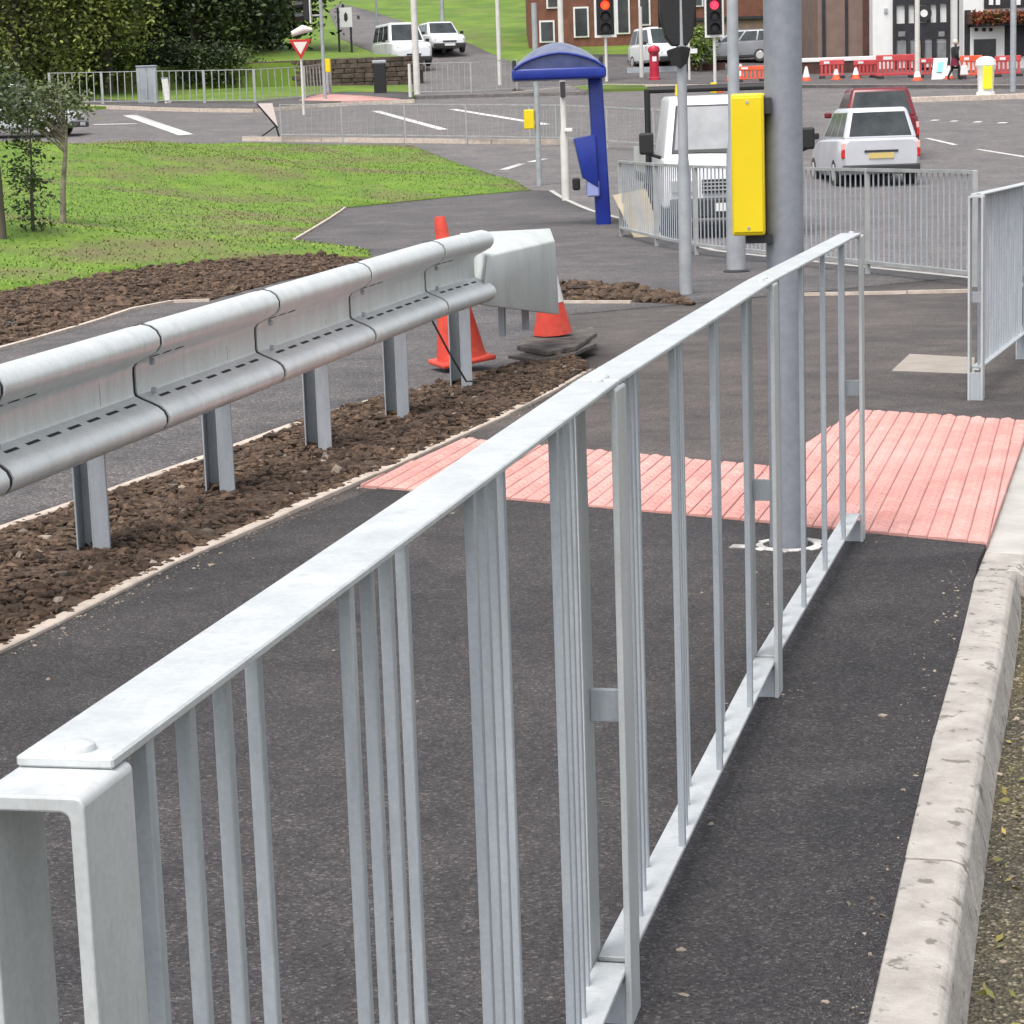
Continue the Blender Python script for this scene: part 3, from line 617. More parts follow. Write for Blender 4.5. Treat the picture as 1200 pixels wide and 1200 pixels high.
def guardrail(P, H, zb, label, nbar=16, diag=True):
    root = empty('pedestrian_guardrail', (P[0].x, P[0].y, B(P[0].x, P[0].y)), 0, label, 'railing')
    o0 = root.location.copy(); hm = hoop_mesh(H - 0.008); bm_ = bar_mesh(H, zb); bo = bolt_mesh()
    sp = MB(); sp.box(-0.0262, 0.0262, -0.005, 0.005, -0.026, 0.026); spm = sp.mesh('spacer_plate', 0.001, 1, False, (M_GALV_D,))
    ft = MB(); ft.box(-0.0262, 0.0262, -0.004, 0.004, -0.05, zb - 0.024); ftm = ft.mesh('foot_plate', 0.001, 1, False, (M_GALV_D,))
    fmc = {}
    for i, p in enumerate(P):
        a = P[max(i - 1, 0)]; b = P[min(i + 1, len(P) - 1)]; t = b - a; rz = math.atan2(-t.x, t.y)
        gz = B(p.x, p.y)
        tv = t.normalized() * (-0.014 if i == 0 else 0.014 if i == len(P) - 1 else 0.0)
        h_ = link('post', hm, root, Vector((p.x, p.y, gz)) + tv - o0, rz)
        link('spacer_plate', spm, h_, (0, 0.012, 0.50 * H - 0.0)); link('foot_plate', ftm, h_, (0, -0.03, 0))
        for s in ((-1, 1) if 0 < i < len(P) - 1 else ((1,) if i == 0 else (-1,))): link('bolt', bo, h_, (0.004, s * (0.024 if 0 < i < len(P) - 1 else 0.034), H))
        if i < len(P) - 1:
            d = P[i + 1] - p; L_ = d.length; rz = math.atan2(-d.x, d.y); key = round(L_, 3)
            if key not in fmc: fmc[key] = frame_mesh(L_, H, zb)
            fr = link('panel_frame', fmc[key], root, Vector((p.x, p.y, gz)) - o0, rz)
            gz1 = B(P[i + 1].x, P[i + 1].y); fr.rotation_euler = (math.atan2(gz1 - gz, L_), 0, rz)
            t0 = 0.078 * L_ / 2; st = (L_ - 2 * t0 - 0.03) / (nbar - 1)
            for k in range(nbar):
                u = (0.0225, 0.007, -0.0085, -0.024)[k % 4] if diag else 0.0
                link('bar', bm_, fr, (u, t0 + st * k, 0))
    return root
guardrail(centre_line(PR), 1.02, 0.097, 'galvanised flat-topped railing running from the front left corner past the grey lamp post')
RR = [Vector((2.30, 10.70, 0)), Vector((2.97, 12.58, 0)), Vector((3.55, 14.5, 0)), Vector((3.95, 16.45, 0))]
guardrail(RR, 1.0, 0.16, 'galvanised railing on the right edge beyond the red tactile paving', 18, False)

def fence(P, H, label, nbar=18, zf=B, posts=0.03, group=None, bars_join=True, barw=0.010):
    root = empty('pedestrian_fence', (P[0].x, P[0].y, zf(P[0].x, P[0].y)), 0, label, 'railing', group); o0 = root.location.copy()
    pm = MB(); pm.box(-posts, posts, -posts, posts, -0.1, H); pm = pm.mesh('post', 0.004, 1, False, (M_FENCE,))
    bmh = bar_mesh(H, 0.12, barw)
    for i, p in enumerate(P):
        g0 = Vector((p.x, p.y, zf(p.x, p.y)))
        link('post', pm, root, g0 - o0, 0)
        if i < len(P) - 1:
            q = P[i + 1]; g1 = Vector((q.x, q.y, zf(q.x, q.y))); d = g1 - g0; L_ = math.hypot(d.x, d.y)
            mb = MB(); mb.box(-0.022, 0.022, posts, L_ - posts, H - 0.03, H); mb.box(-0.022, 0.022, posts, L_ - posts, 0.10, 0.13)
            fr = mb.build('panel_frame', M_FENCE, root, g0 - o0, 0); fr.rotation_euler = (math.atan2(d.z, L_), 0, math.atan2(-d.x, d.y))
            if bars_join:
                mb = MB()
                for k in range(nbar):
                    yy = posts + (L_ - 2 * posts) * (k + 1) / (nbar + 1); mb.box(-barw, barw, yy - barw, yy + barw, 0.13, H - 0.03)
                b_ = mb.build('bars', M_FENCE, fr); b_['kind'] = 'stuff'
            else:
                for k in range(nbar): link('bar', bmh, fr, (0, posts + (L_ - 2 * posts) * (k + 1) / (nbar + 1), 0))
    return root
def resample(P, step):
    out = polyline([(p[0], p[1]) for p in P], step); return out
f1 = polyline([(p.x, p.y) for p in FC], 2.03)
if (f1[-1] - f1[-2]).length < 0.8: f1.pop(-2)
fence(f1, 1.0, 'pale steel railing curving round the footway corner in front of the truck', 18, bars_join=False, barw=0.006, posts=0.024)
fence(polyline(GP([(60, 123), (200, 121), (285, 121), (352, 117), (388, 111)]), 2.4), 1.3, 'grey railing below the dark trees on the far left of the road', 6, barw=0.016, posts=0.05)
fence(polyline(GP([(330, 162), (480, 163), (600, 165), (660, 166)]), 2.2), 1.02, 'thin grey railing along the kerb behind the grass mound', 9, barw=0.005, posts=0.02)
fence(polyline(GP([(492, 111), (545, 110), (606, 106)]), 2.2), 1.25, 'thin grey railing at the mouth of the uphill side road', 8, barw=0.008, posts=0.03)
fence(polyline(GP([(652, 166), (720, 170), (790, 176)]), 2.2), 1.02, 'thin grey railing behind the blue phone kiosk post', 9, barw=0.005, posts=0.02)

# ================================================================== CRASH BARRIER
BE = Vector((0.2606, 0.9654, 0)); BR = Vector((0.9654, -0.2606, 0)); BA = Vector((-1.43, 7.40, 0)); BRZ = math.atan2(-BE.x, BE.y)
def beam_z(y): return 0.560 + 0.024 * max(-3, min(4.3, y - 7))
barrier = empty('crash_barrier', BA, BRZ, 'galvanised corrugated crash barrier on posts in the brown soil verge', 'crash barrier')
def beam_prof():
    pts = [(-0.040, 0.150), (-0.034, 0.172), (-0.014, 0.186), (0.014, 0.190), (0.044, 0.184), (0.068, 0.168), (0.081, 0.144), (0.080, 0.118), (0.064, 0.096), (0.036, 0.080), (0.006, 0.066), (-0.018, 0.054), (-0.030, 0.040), (-0.032, 0.020),
           (-0.032, -0.050), (-0.028, -0.060), (-0.004, -0.072), (0.026, -0.084), (0.056, -0.098), (0.076, -0.114), (0.086, -0.136), (0.084, -0.158), (0.068, -0.178), (0.044, -0.190), (0.014, -0.190), (-0.010, -0.180)]
    return pts
def beam_mesh(L_, th=0.006):
    P = beam_prof(); Q = []
    for i, (x, z) in enumerate(P):
        a = P[max(i - 1, 0)]; b = P[min(i + 1, len(P) - 1)]; t = Vector((b[0] - a[0], b[1] - a[1])).normalized(); Q.append((x + t.y * th, z - t.x * th))
    mb = MB(); n = len(P)
    V = [[mb.bm.verts.new((x, y, z)) for x, z in S] for S in (P, Q) for y in (0, L_)]
    for k in range(n - 1):
        mb.bm.faces.new((V[0][k], V[1][k], V[1][k + 1], V[0][k + 1])); mb.bm.faces.new((V[2][k], V[2][k + 1], V[3][k + 1], V[3][k]))
        for a, b in ((0, 2), (1, 3)): mb.bm.faces.new((V[a][k], V[a][k + 1], V[b][k + 1], V[b][k]))
    for k in (0, n - 1): mb.bm.faces.new((V[0][k], V[1][k], V[3][k], V[2][k]))
    return mb.mesh('beam_section', smooth=True, mats=(M_BEAM,))
sp_ = 1.135
zmb = MB()                                             # Z-section post
zmb.prism([(-0.052, -0.055), (-0.008, -0.055), (-0.008, -0.049), (-0.003, -0.049), (-0.003, 0.049), (0.052, 0.049), (0.052, 0.055), (-0.009, 0.055), (-0.009, -0.049), (-0.052, -0.049)], 'z', -0.25, 0.60)
zpost = MB(); zpost.box(0.003, 0.056, -0.055, -0.049, -0.25, 0.60); zpost.box(-0.003, 0.003, -0.055, 0.125, -0.25, 0.60); zpost.box(-0.056, -0.003, 0.119, 0.125, -0.25, 0.60); zpost.box(-0.062, -0.056, -0.02, 0.125, -0.25, 0.60); zpost.box(0.050, 0.056, -0.049, -0.03, -0.25, 0.60)
zpm = zpost.mesh('post', 0.0012, 1, False, (M_GALV_D,)); zmb.bm.free()
for i in range(-2, 5):
    link('post', zpm, barrier, (0, i * sp_, 0.0), 0.30)
sec_L = 1.16; starts = [-3.22 + k * sec_L for k in range(7)]
def slot_mesh(L_, hh, sx):
    mb = MB(); mb.hexa([(-0.003, 0, 0), (0.001, 0, 0), (0.001, L_, 0), (-0.003, L_, 0), (-0.003 + sx * hh, 0, hh), (0.001 + sx * hh, 0, hh), (0.001 + sx * hh, L_, hh), (-0.003 + sx * hh, L_, hh)])
    return mb.mesh('slot', mats=(M_DARKGAP,))  # solid plate, the shade inside a slot hole painted on
slot_me = slot_mesh(0.085, 0.0050, -2.4); slot_up = slot_mesh(0.06, 0.005, 2.1)
bmesh_ = beam_mesh(sec_L - 0.028); tailL = None
for k, s in enumerate(starts):
    y_w = BA.y + BE.y * (s + sec_L / 2)
    me = bmesh_
    if k == len(starts) - 1: me = beam_mesh(4.63 - s)
    o = link('beam_section', me, barrier, (0.100, s, beam_z(BA.y + BE.y * s)))
    o.rotation_euler = (math.atan2(beam_z(BA.y + BE.y * (s + sec_L)) - beam_z(BA.y + BE.y * s), sec_L), 0, 0)
    for j in range(7 if k < len(starts) - 1 else 5): link('slot', slot_me, o, (0.0145, 0.10 + j * 0.145, -0.0790))
    for j in range(3): link('slot', slot_up, o, (0.0130, 0.03 + j * 0.11, 0.0672))
    mb = MB(); P = [(x - 0.007, z) for x, z in beam_prof()]           # near-black backing, shade of the joint gap put into colour
    for a, b in zip(P, P[1:]): mb.quad((a[0], -0.06, a[1]), (a[0], 0.03, a[1]), (b[0], 0.03, b[1]), (b[0], -0.06, b[1]))
    mb.build('joint_shade', M_DARKGAP, o)
    for zz in (-0.052, 0.05):
        mb = MB(); mb.tube([(0.0, 0, 0), (0.014, 0, 0)], [0.014, 0.012], 6); mb.build('bolt', M_GALV_D, o, (0.000, 0.06, zz))
# end terminal
inv = Matrix.Translation(BA) @ Matrix.Rotation(BRZ, 4, 'Z'); inv = inv.inverted()
T = [Vector(p) for p in [(-.120, 11.70, .46), (.325, 13.31, .255), (.26, 13.75, .245), (-.27, 12.62, .42), (-.086, 11.80, .715), (.315, 13.31, .705), (.300, 13.78, .760), (-.245, 12.60, .805)]]
mb = MB(); mb.hexa([inv @ p for p in T]); mb.build('end_terminal', M_TERM, barrier, bevel=0.012, seg=2, smooth=True)
for x, y in ((-0.02, 12.85), (0.12, 13.25)):
    p = inv @ Vector((x, y, 0.23)); mb = MB(); mb.box(-0.018, 0.018, -0.018, 0.018, -0.05, 0.14); mb.build('bracket', M_GALV_D, barrier, p)

mb = MB(); c0 = inv @ Vector((-0.42, 11.62, 0.46)); c1_ = inv @ Vector((-0.22, 11.66, 0.06)); mb.tube([c0, (c0 + c1_) / 2 + Vector((0.01, 0, -0.03)), c1_, c1_ + Vector((0.06, 0.02, 0.0))], 0.006, 6); mb.build('loose_cable', M_BLACK, barrier, smooth=True)

# ================================================================== CONES
def cone(loc, h_, r_, label, tilt=(0, 0), sleeve=True, base=True):
    root = empty('traffic_cone', loc, random.uniform(0, 1), label, 'traffic cone'); root.rotation_euler = (tilt[0], tilt[1], 0.3)
    mb = MB(); n = 20; prof = [(r_, 0.03), (r_ * 0.97, 0.05), (r_ * 0.60, h_ * 0.45), (r_ * 0.30, h_ * 0.85), (r_ * 0.26, h_ * 0.87), (r_ * 0.27, h_ * 0.90), (r_ * 0.22, h_ * 0.98), (r_ * 0.19, h_), (r_ * 0.12, h_), (r_ * 0.12, h_ * 0.97)]
    mb.lathe(prof, n); mb.build('cone_body', M_ORANGE, root, smooth=True)
    if sleeve:
        z0, z1 = h_ * 0.40, h_ * 0.68
        rr = lambda z: r_ * (0.97 - 0.37 * (z - 0.05) / (h_ * 0.45 - 0.05)) if z < h_ * 0.45 else r_ * (0.60 - 0.30 * (z - h_ * 0.45) / (h_ * 0.40))
        mb = MB(); mb.lathe([(rr(z0) + 0.004, z0), (rr((z0 + z1) / 2) + 0.005, (z0 + z1) / 2), (rr(z1) + 0.004, z1)], n); mb.build('reflective_sleeve', M_SLEEVE, root, smooth=True)
    if base:
        mb = MB(); mb.box(-r_ * 1.12, r_ * 1.12, -r_ * 1.12, r_ * 1.12, 0.0, 0.03); mb.build('base', M_ORANGE, root, bevel=0.012, seg=2)
    return root
c1 = G(546, 434); cone((c1.x - 0.02, c1.y, 0.02), 0.87, 0.15, 'tall orange traffic cone leaning behind the crash barrier post', (0.0, R(-7)))
c2 = G(649, 414); cone((c2.x, c2.y, 0.05), 0.58, 0.125, 'scuffed orange traffic cone under the barrier end on a rubber mat', (R(3), R(-4)), base=False)
mb = MB(); mp = GP([(606, 424), (628, 411), (660, 412), (695, 404), (700, 410), (676, 424), (640, 430)]); mb.prism(mp, 'z', 0.03, 0.062)
tag(mb.build('rubber_mat', M_MAT, bevel=0.006), 'dusty dark rubber mat lying under the scuffed cone', 'mat')
mb = MB(); mp = GP([(596, 429), (640, 421), (690, 413), (699, 416), (668, 428), (630, 433)]); mb.prism(mp, 'z', 0.01, 0.028)
tag(mb.build('rubber_offcut', M_MAT), 'thin dark rubber offcut on the soil below the mat', 'mat')

# ================================================================== POLES
lb = G(924, 640)
lamp = empty('lamp_post', lb, 0, 'thick grey lamp post with yellow box standing behind the near railing', 'lamp post')
mb = MB(); mb.lathe([(0.064, -0.1), (0.064, 0.02), (0.0605, 0.03), (0.0605, 6.0)], 32); mb.build('shaft', M_LAMP, lamp, smooth=True)
mb = MB(); mb.tube([(0, 0, 6.0), (0, 0, 6.3), (0.3, 0, 6.6), (0.9, 0, 6.7)], [0.045, 0.04, 0.035, 0.03], 12); mb.build('outreach_arm', M_LAMP, lamp, smooth=True)
mb = MB(); mb.box(0.8, 1.4, -0.12, 0.12, 6.62, 6.78); mb.build('lantern', M_LAMP, lamp, bevel=0.04, seg=2)
yb = MB(); yb.box(-0.052, 0.052, -0.10, 0.10, 0, 0.445); 
yo = yb.build('signal_box', M_YELLOW, lamp, (-0.114, 0.0, 1.03), -0.13, bevel=0.008, seg=3, smooth=True)
mb = MB(); mb.box(-0.046, 0.046, -0.104, -0.0985, 0.010, 0.432); mb.build('front_cover', M_YELLOW, yo, bevel=0.002)
for zz in (0.024, 0.418):
    mb = MB(); mb.tube([(0, -0.1035, zz), (0, -0.1065, zz)], 0.005, 8); mb.build('screw', M_GALV_D, yo)
mb = MB(); mb.box(-0.012, 0.075, -0.05, 0.05, -0.028, -0.001); mb.build('bracket', M_CHAR, yo)
mb = MB(); mb.box(0.045, 0.075, -0.06, 0.06, 0.38, 0.43); mb.build('bracket', M_CHAR, yo)
mb = MB()
for k in range(18):
    if k == 4: continue
    a0, a1 = k * math.tau / 18, (k + 1) * math.tau / 18; r0, r1 = 0.085, 0.115 + random.uniform(-.012, .02)
    mb.hexa([(r0 * math.cos(a0), r0 * math.sin(a0), 0), (r1 * math.cos(a0), r1 * math.sin(a0), 0), (r1 * math.cos(a1), r1 * math.sin(a1), 0), (r0 * math.cos(a1), r0 * math.sin(a1), 0),
             (r0 * math.cos(a0), r0 * math.sin(a0), .008), (r1 * math.cos(a0), r1 * math.sin(a0), .006), (r1 * math.cos(a1), r1 * math.sin(a1), .006), (r0 * math.cos(a1), r0 * math.sin(a1), .008)])
mb.build('mortar_collar', M_MORTAR, lamp)
mb = MB(); mb.prism([(-0.20, -0.02), (-0.12, -0.035), (-0.12, 0.02), (-0.18, 0.03)], 'z', 0, 0.007); mb.build('mortar_patch', M_MORTAR, lamp)

p2 = G(863, 319)
sg = empty('signal_pole', p2, 0, 'grey signal pole with thick stub base just left of the lamp post', 'pole')
mb = MB(); mb.lathe([(0.095, -0.1), (0.095, 0.6), (0.082, 1.15), (0.058, 1.30), (0.052, 4.0)], 24); mb.build('shaft', M_POLE, sg, smooth=True)
mb = MB(); mb.lathe([(0.13, -0.02), (0.13, 0.015), (0.10, 0.03)], 24); mb.build('base_collar', M_CHAR, sg)
p3 = G(804, 345)
sl = empty('traffic_signal', p3, 0, 'slim grey traffic signal pole with black heads seen from behind', 'traffic light')
mb = MB(); mb.lathe([(0.058, -0.1), (0.056, 1.0), (0.044, 1.2), (0.040, 3.2)], 20); mb.build('shaft', M_POLE, sl, smooth=True)
mb = MB(); mb.prism([(-0.16, 2.42), (-0.12, 2.22), (-0.06, 2.14), (0.07, 2.14), (0.12, 2.22), (0.15, 2.45), (0.15, 3.2), (-0.16, 3.2)], 'y', -0.02, 0.14); hd = mb.build('signal_head', M_BLACK, sl, (-0.02, -0.02, 0), bevel=0.01)
mb = MB(); mb.box(-0.165, 0.165, 0.0, 0.012, 2.30, 3.25); mb.build('backing_board', M_BLACK, hd, (0, 0.145, 0))
for zz in (2.4, 2.7, 3.0):
    mb = MB(); mb.tube([(0, 0, 0), (0, 0.22, -0.02)], [0.105, 0.115], 16, caps=False); mb.build('visor', M_BLACK, hd, (0, 0.157, zz))
mb = MB(); mb.hexa([(-0.10, -0.03, 2.02), (0.0, -0.09, 1.93), (0.08, -0.02, 2.0), (0, 0.09, 1.95), (-0.12, -0.03, 2.10), (0, -0.1, 2.14), (0.11, -0.02, 2.12), (0.0, 0.1, 2.14)]); mb.build('detector', M_BLACK, sl, (-0.02, 0, 0), bevel=0.012)

# blue open phone kiosk
kb = G(706, 263); KS = kb.y / F_PX
ki = empty('phone_kiosk', kb, 0, 'blue open phone kiosk with curved canopy on a single post', 'phone kiosk')
mb = MB(); mb.hexa([(-0.09, -0.14, -0.1), (0.13, -0.14, -0.1), (0.13, 0.14, -0.1), (-0.09, 0.14, -0.1), (-0.16, -0.12, 2.16), (0.05, -0.12, 2.16), (0.05, 0.12, 2.16), (-0.16, 0.12, 2.16)]); mb.build('post', M_BLUE, ki, bevel=0.03, seg=3, smooth=True)
mb = MB(); mb.box(-1.28, 0.09, -0.55, 0.55, 2.14, 2.31); cn = mb.build('canopy_rim', M_BLUE, ki, bevel=0.04, seg=3, smooth=True)
bm = MB(); nx, ny = 16, 8; grid = []
for i in range(nx + 1):
    row = []
    for j in range(ny + 1):
        u, v = i / nx * 2 - 1, j / ny * 2 - 1
        hz = 0.38 * (1 - abs(u) ** 1.7) ** 0.8 * (1 - 0.45 * abs(v) ** 2.2)
        row.append(bm.bm.verts.new((-0.595 + u * 0.67, v * 0.53, 2.305 + hz)))
    grid.append(row)
for i in range(nx):
    for j in range(ny): bm.bm.faces.new((grid[i][j], grid[i + 1][j], grid[i + 1][j + 1], grid[i][j + 1]))
bm.build('canopy_dome', M_BLUEROOF, cn, smooth=True)
mb = MB(); mb.tube([(-1.25 + k * 0.131, -0.545, 2.30 + 0.215 * (1 - abs(k / 5 - 1) ** 1.7) ** 0.8) for k in range(11)], 0.018, 8); mb.build('canopy_rib', M_BLUE, cn, smooth=True)
for sy in (-0.535, 0.525):
    mb = MB(); arch = [(-0.595 + (k / 8 - 1) * 0.66, 2.30 + 0.215 * (1 - abs(k / 8 - 1) ** 1.7) ** 0.8) for k in range(17)]
    mb.prism([(-1.255, 2.29)] + arch[1:-1] + [(0.065, 2.29)], 'y', sy, sy + 0.01); mb.build('canopy_end_panel', M_BLUEEND, cn)
mb = MB(); mb.tube([(0.04, 0, 2.3), (0.04, 0, 2.46)], 0.03, 8); mb.build('finial', M_CHAR, cn)
mb = MB(); mb.tube([(-1.24, 0, 2.3), (-1.24, 0, 2.44)], 0.03, 8); mb.build('finial', M_CHAR, cn)
mb = MB(); mb.hexa([(-0.28, -0.22, 0.70), (-0.05, -0.22, 0.55), (-0.05, 0.22, 0.55), (-0.28, 0.22, 0.70), (-0.40, -0.22, 1.28), (-0.08, -0.22, 1.33), (-0.08, 0.22, 1.33), (-0.40, 0.22, 1.28)]); ph = mb.build('phone_housing', M_BLUE, ki, bevel=0.02, seg=2, smooth=True)
mb = MB(); mb.box(-0.22, -0.04, -0.20, 0.20, 0.42, 0.66); mb.build('shelf', M_BLUEPALE, ki, bevel=0.02)
mb = MB(); mb.box(-0.43, -0.32, -0.1, 0.1, 0.52, 0.70); mb.build('handset', M_BLACK, ki, bevel=0.02)
# poles beyond the kiosk
p = G(632, 212); sp2 = empty('sign_pole', p, 0, 'thin grey pole with yellow push button box under the left end of the blue canopy', 'pole')
mb = MB(); mb.lathe([(0.065, -0.2), (0.06, 3.9)], 12); mb.build('shaft', M_POLE, sp2, smooth=True)
mb = MB(); mb.box(-0.30, -0.07, -0.1, 0.1, 1.15, 1.58); mb.build('push_button_box', M_YELLOW, sp2, bevel=0.02)
p = G(663, 235); sp3 = empty('pale_lamp_column', p, 0, 'pale column standing behind the blue canopy with a small black box', 'pole')
mb = MB(); mb.lathe([(0.075, -0.2), (0.075, 1.2), (0.055, 1.4), (0.05, 5.0)], 14); mb.build('shaft', M_PALEPOLE, sp3, smooth=True)
mb = MB(); mb.box(-0.05, 0.05, -0.12, -0.055, 1.95, 2.25); mb.build('box', M_CHAR, sp3, bevel=0.01)
mb = MB(); mb.box(0.02, 0.16, -0.15, -0.06, 1.30, 1.37); mb.build('bracket', M_WHITE, sp3, bevel=0.01)

# board leaning at the corner railing
pb = G(744, 277)
mb = MB(); mb.hexa([(-0.03, -0.28, 0.0), (0.33, -0.28, 0.0), (0.33, -0.25, 0.0), (-0.03, -0.25, 0), (-0.28, 0.02, 0.55), (0.16, 0.02, 0.62), (0.16, 0.05, 0.62), (-0.28, 0.05, 0.55)])
tag(mb.build('plywood_board', M_TREAD, None, pb), 'pale plywood board leaning on the corner railing beside the truck', 'board')

# ================================================================== VEHICLES
def wheel(parent, x, y, r=0.31, w=0.2, side=1):
    mb = MB(); mb.tube([(-w / 2, 0, 0), (-w / 2 + 0.03, 0, 0), (w / 2 - 0.03, 0, 0), (w / 2, 0, 0)], [r - 0.03, r, r, r - 0.03], 24); t = mb.build('wheel', M_RUBBER, parent, (x, y, r), smooth=True)
    mb = MB(); mb.tube([(0, 0, 0), (side * 0.02, 0, 0)], [r * 0.64, r * 0.55], 16); mb.build('rim', M_CHROME, t, (side * (w / 2 - 0.008), 0, 0))
def car(name, loc, rz, paint, label, cat='car', L_=4.3, W_=1.72, H_=1.46, hood=0.98, gh=None, rear_plate=M_PLATEY, tail=True, belt=0.93):
    root = empty(name, loc, rz, label, cat); w = W_ / 2; h2 = L_ / 2
    st = [(-h2, 0.36, belt - 0.03, w * 0.86), (-h2 + 0.10, 0.28, belt + 0.02, w * 0.95), (-h2 + 0.6, 0.24, belt + 0.02, w), (0.1, 0.22, belt, w), (h2 - 1.25, 0.22, belt - 0.02, w), (h2 - 0.5, 0.25, hood - 0.14, w * 0.97), (h2 - 0.12, 0.28, hood - 0.24, w * 0.9), (h2, 0.34, hood - 0.36, w * 0.78)]
    mb = MB(); rings = []
    for y, zb, zt, ww in st:
        half = [(ww * 0.88, zb), (ww * 0.985, zb + 0.10), (ww, zb + (zt - zb) * 0.55), (ww * 0.965, zt - 0.05), (ww * 0.88, zt)]
        ring = half + [(-x, z) for x, z in half[::-1]]
        rings.append([mb.bm.verts.new((x, y, z)) for x, z in ring])
    n = len(rings[0])
    for a, b in zip(rings, rings[1:]):
        for k in range(n): mb.bm.faces.new((a[k], a[(k + 1) % n], b[(k + 1) % n], b[k]))
    mb.bm.faces.new(rings[0]); mb.bm.faces.new(rings[-1][::-1])
    body = mb.build('body', paint, root, smooth=True)
    gh = gh or dict(r0=-h2 + 0.06, r1=-h2 + 0.34, f1=h2 - 2.05, f0=h2 - 1.22)
    wb, wt = w * 0.90, w * 0.70; zb, zt = belt - 0.02, H_
    bot = [(-wb, gh['r0'], zb), (wb, gh['r0'], zb), (wb * 0.97, gh['f0'], zb), (-wb * 0.97, gh['f0'], zb)]
    top = [(-wt, gh['r1'], zt), (wt, gh['r1'], zt), (wt * 0.97, gh['f1'], zt), (-wt * 0.97, gh['f1'], zt)]
    mb = MB(); mb.hexa(bot + top); cabin = mb.build('cabin', paint, root, bevel=0.09, seg=4, smooth=True)
    bot = [Vector(p) for p in bot]; top = [Vector(p) for p in top]
    def pane(i, j, u0, u1, v0, v1, nm='window', m_=M_GLASS, off=0.006):
        A, Bq, C, D = bot[i], bot[j], top[j], top[i]
        f = lambda u, v: (A.lerp(Bq, u)).lerp(D.lerp(C, u), v)
        nrm = (Bq - A).cross(D - A).normalized() * off
        q = [f(u0, v0), f(u1, v0), f(u1, v1), f(u0, v1)]
        mb = MB(); mb.hexa([p - nrm for p in q] + [p + nrm for p in q]); mb.build(nm, m_, cabin, bevel=0.004)
    pane(0, 1, 0.07, 0.93, 0.12, 0.86, 'rear_window'); pane(2, 3, 0.06, 0.94, 0.08, 0.9, 'windscreen')
    for (i, j) in ((1, 2), (3, 0)):
        for u0, u1 in ((0.05, 0.30), (0.33, 0.60), (0.63, 0.90)):
            a, b = (u0, u1) if i == 1 else (1 - u1, 1 - u0); pane(i, j, a, b, 0.12, 0.86)
    for s in (-1, 1):
        for y in (-h2 + 0.82, h2 - 0.82): wheel(root, s * (w - 0.10), y, 0.30, 0.2, s)
        mb = MB(); mb.box(-0.09, 0.09, -0.05, 0.05, -0.07, 0.07); mb.build('mirror', M_BLACK if paint is not M_REDCAR else paint, root, (s * (w + 0.07), h2 - 1.55, belt + 0.07), bevel=0.03, seg=2)
        if tail:
            mb = MB(); mb.box(-0.10, 0.10, -0.03, 0.05, 0, 0.17); mb.build('tail_lamp', M_TAIL, root, (s * (w * 0.835), -h2 + 0.045, 0.60), bevel=0.015)
            mb = MB(); mb.box(-0.095, 0.095, -0.03, 0.05, 0, 0.15); mb.build('indicator_lamp', M_TAILP, root, (s * (w * 0.835), -h2 + 0.045, 0.77), bevel=0.015)
        mb = MB(); mb.box(-0.17, 0.17, -0.05, 0.05, -0.06, 0.06); mb.build('headlight', M_CHROME, root, (s * w * 0.62, h2 - 0.06, hood - 0.38), bevel=0.02)
    mb = MB(); mb.box(-w * 0.93, w * 0.93, -0.09, 0.05, 0.33, 0.46); mb.build('rear_bumper', M_CHAR if paint is not M_REDCAR else M_BLACK, root, (0, -h2 + 0.02, 0), bevel=0.03, seg=2)
    mb = MB(); mb.box(-w * 0.88, w * 0.88, -0.05, 0.09, 0.26, 0.44); mb.build('front_bumper', M_CHAR, root, (0, h2 - 0.04, 0), bevel=0.03, seg=2)
    mb = MB(); mb.box(-0.34, 0.34, -0.04, 0.02, 0.47, 0.54); mb.build('grille', M_BLACK, root, (0, h2 - 0.0, 0.02))
    mb = MB(); mb.box(-0.26, 0.26, -0.012, 0.012, 0, 0.115); mb.build('number_plate', rear_plate, root, (0, -h2 - 0.008, 0.585))
    mb = MB(); mb.box(-0.35, 0.35, -0.03, 0.02, 0, 0.045); mb.build('plate_recess', M_CHAR, root, (0, -h2 + 0.012, 0.712))
    mb = MB(); mb.box(-0.26, 0.26, -0.012, 0.012, 0, 0.11); mb.build('number_plate', M_PLATEW, root, (0, h2 + 0.06, 0.31))
    return root, cabin
wc = G(1032, 219, B, -0.11)
r_, cab = car('estate_car', (wc.x - 0.02, wc.y + 2.15, B(0, wc.y) - 0.11), R(1), M_SILVER, 'silver white estate car with yellow plate seen from behind at the junction', H_=1.62, belt=0.98)
mb = MB(); mb.box(-0.10, 0.10, -0.02, 0.02, 0, 0.05); mb.build('brake_lamp', M_TAIL, cab, (0, -1.86, 1.37))
rc = G(1038, 189, B, -0.11)
r_, cab = car('hatchback_car', (rc.x, rc.y + 2.0, B(0, rc.y) - 0.11), R(-3), M_REDCAR, 'dark red car driving ahead of the silver white estate', L_=4.2, W_=1.92, H_=1.76, belt=1.06)
mb = MB(); mb.box(-0.14, 0.14, -0.02, 0.02, 0, 0.05); mb.build('brake_lamp', M_TAIL, cab, (0, -1.74, 1.02))
gc = G(20, 161); gz = 74.0; gx = at(16, 150, gz).x
car('parked_car', (gx, gz, B(0, gz) - 0.11), R(-96), M_SILVER, 'silver car on the far left half hidden by the sapling leaves', L_=4.6, H_=1.72, belt=1.0)
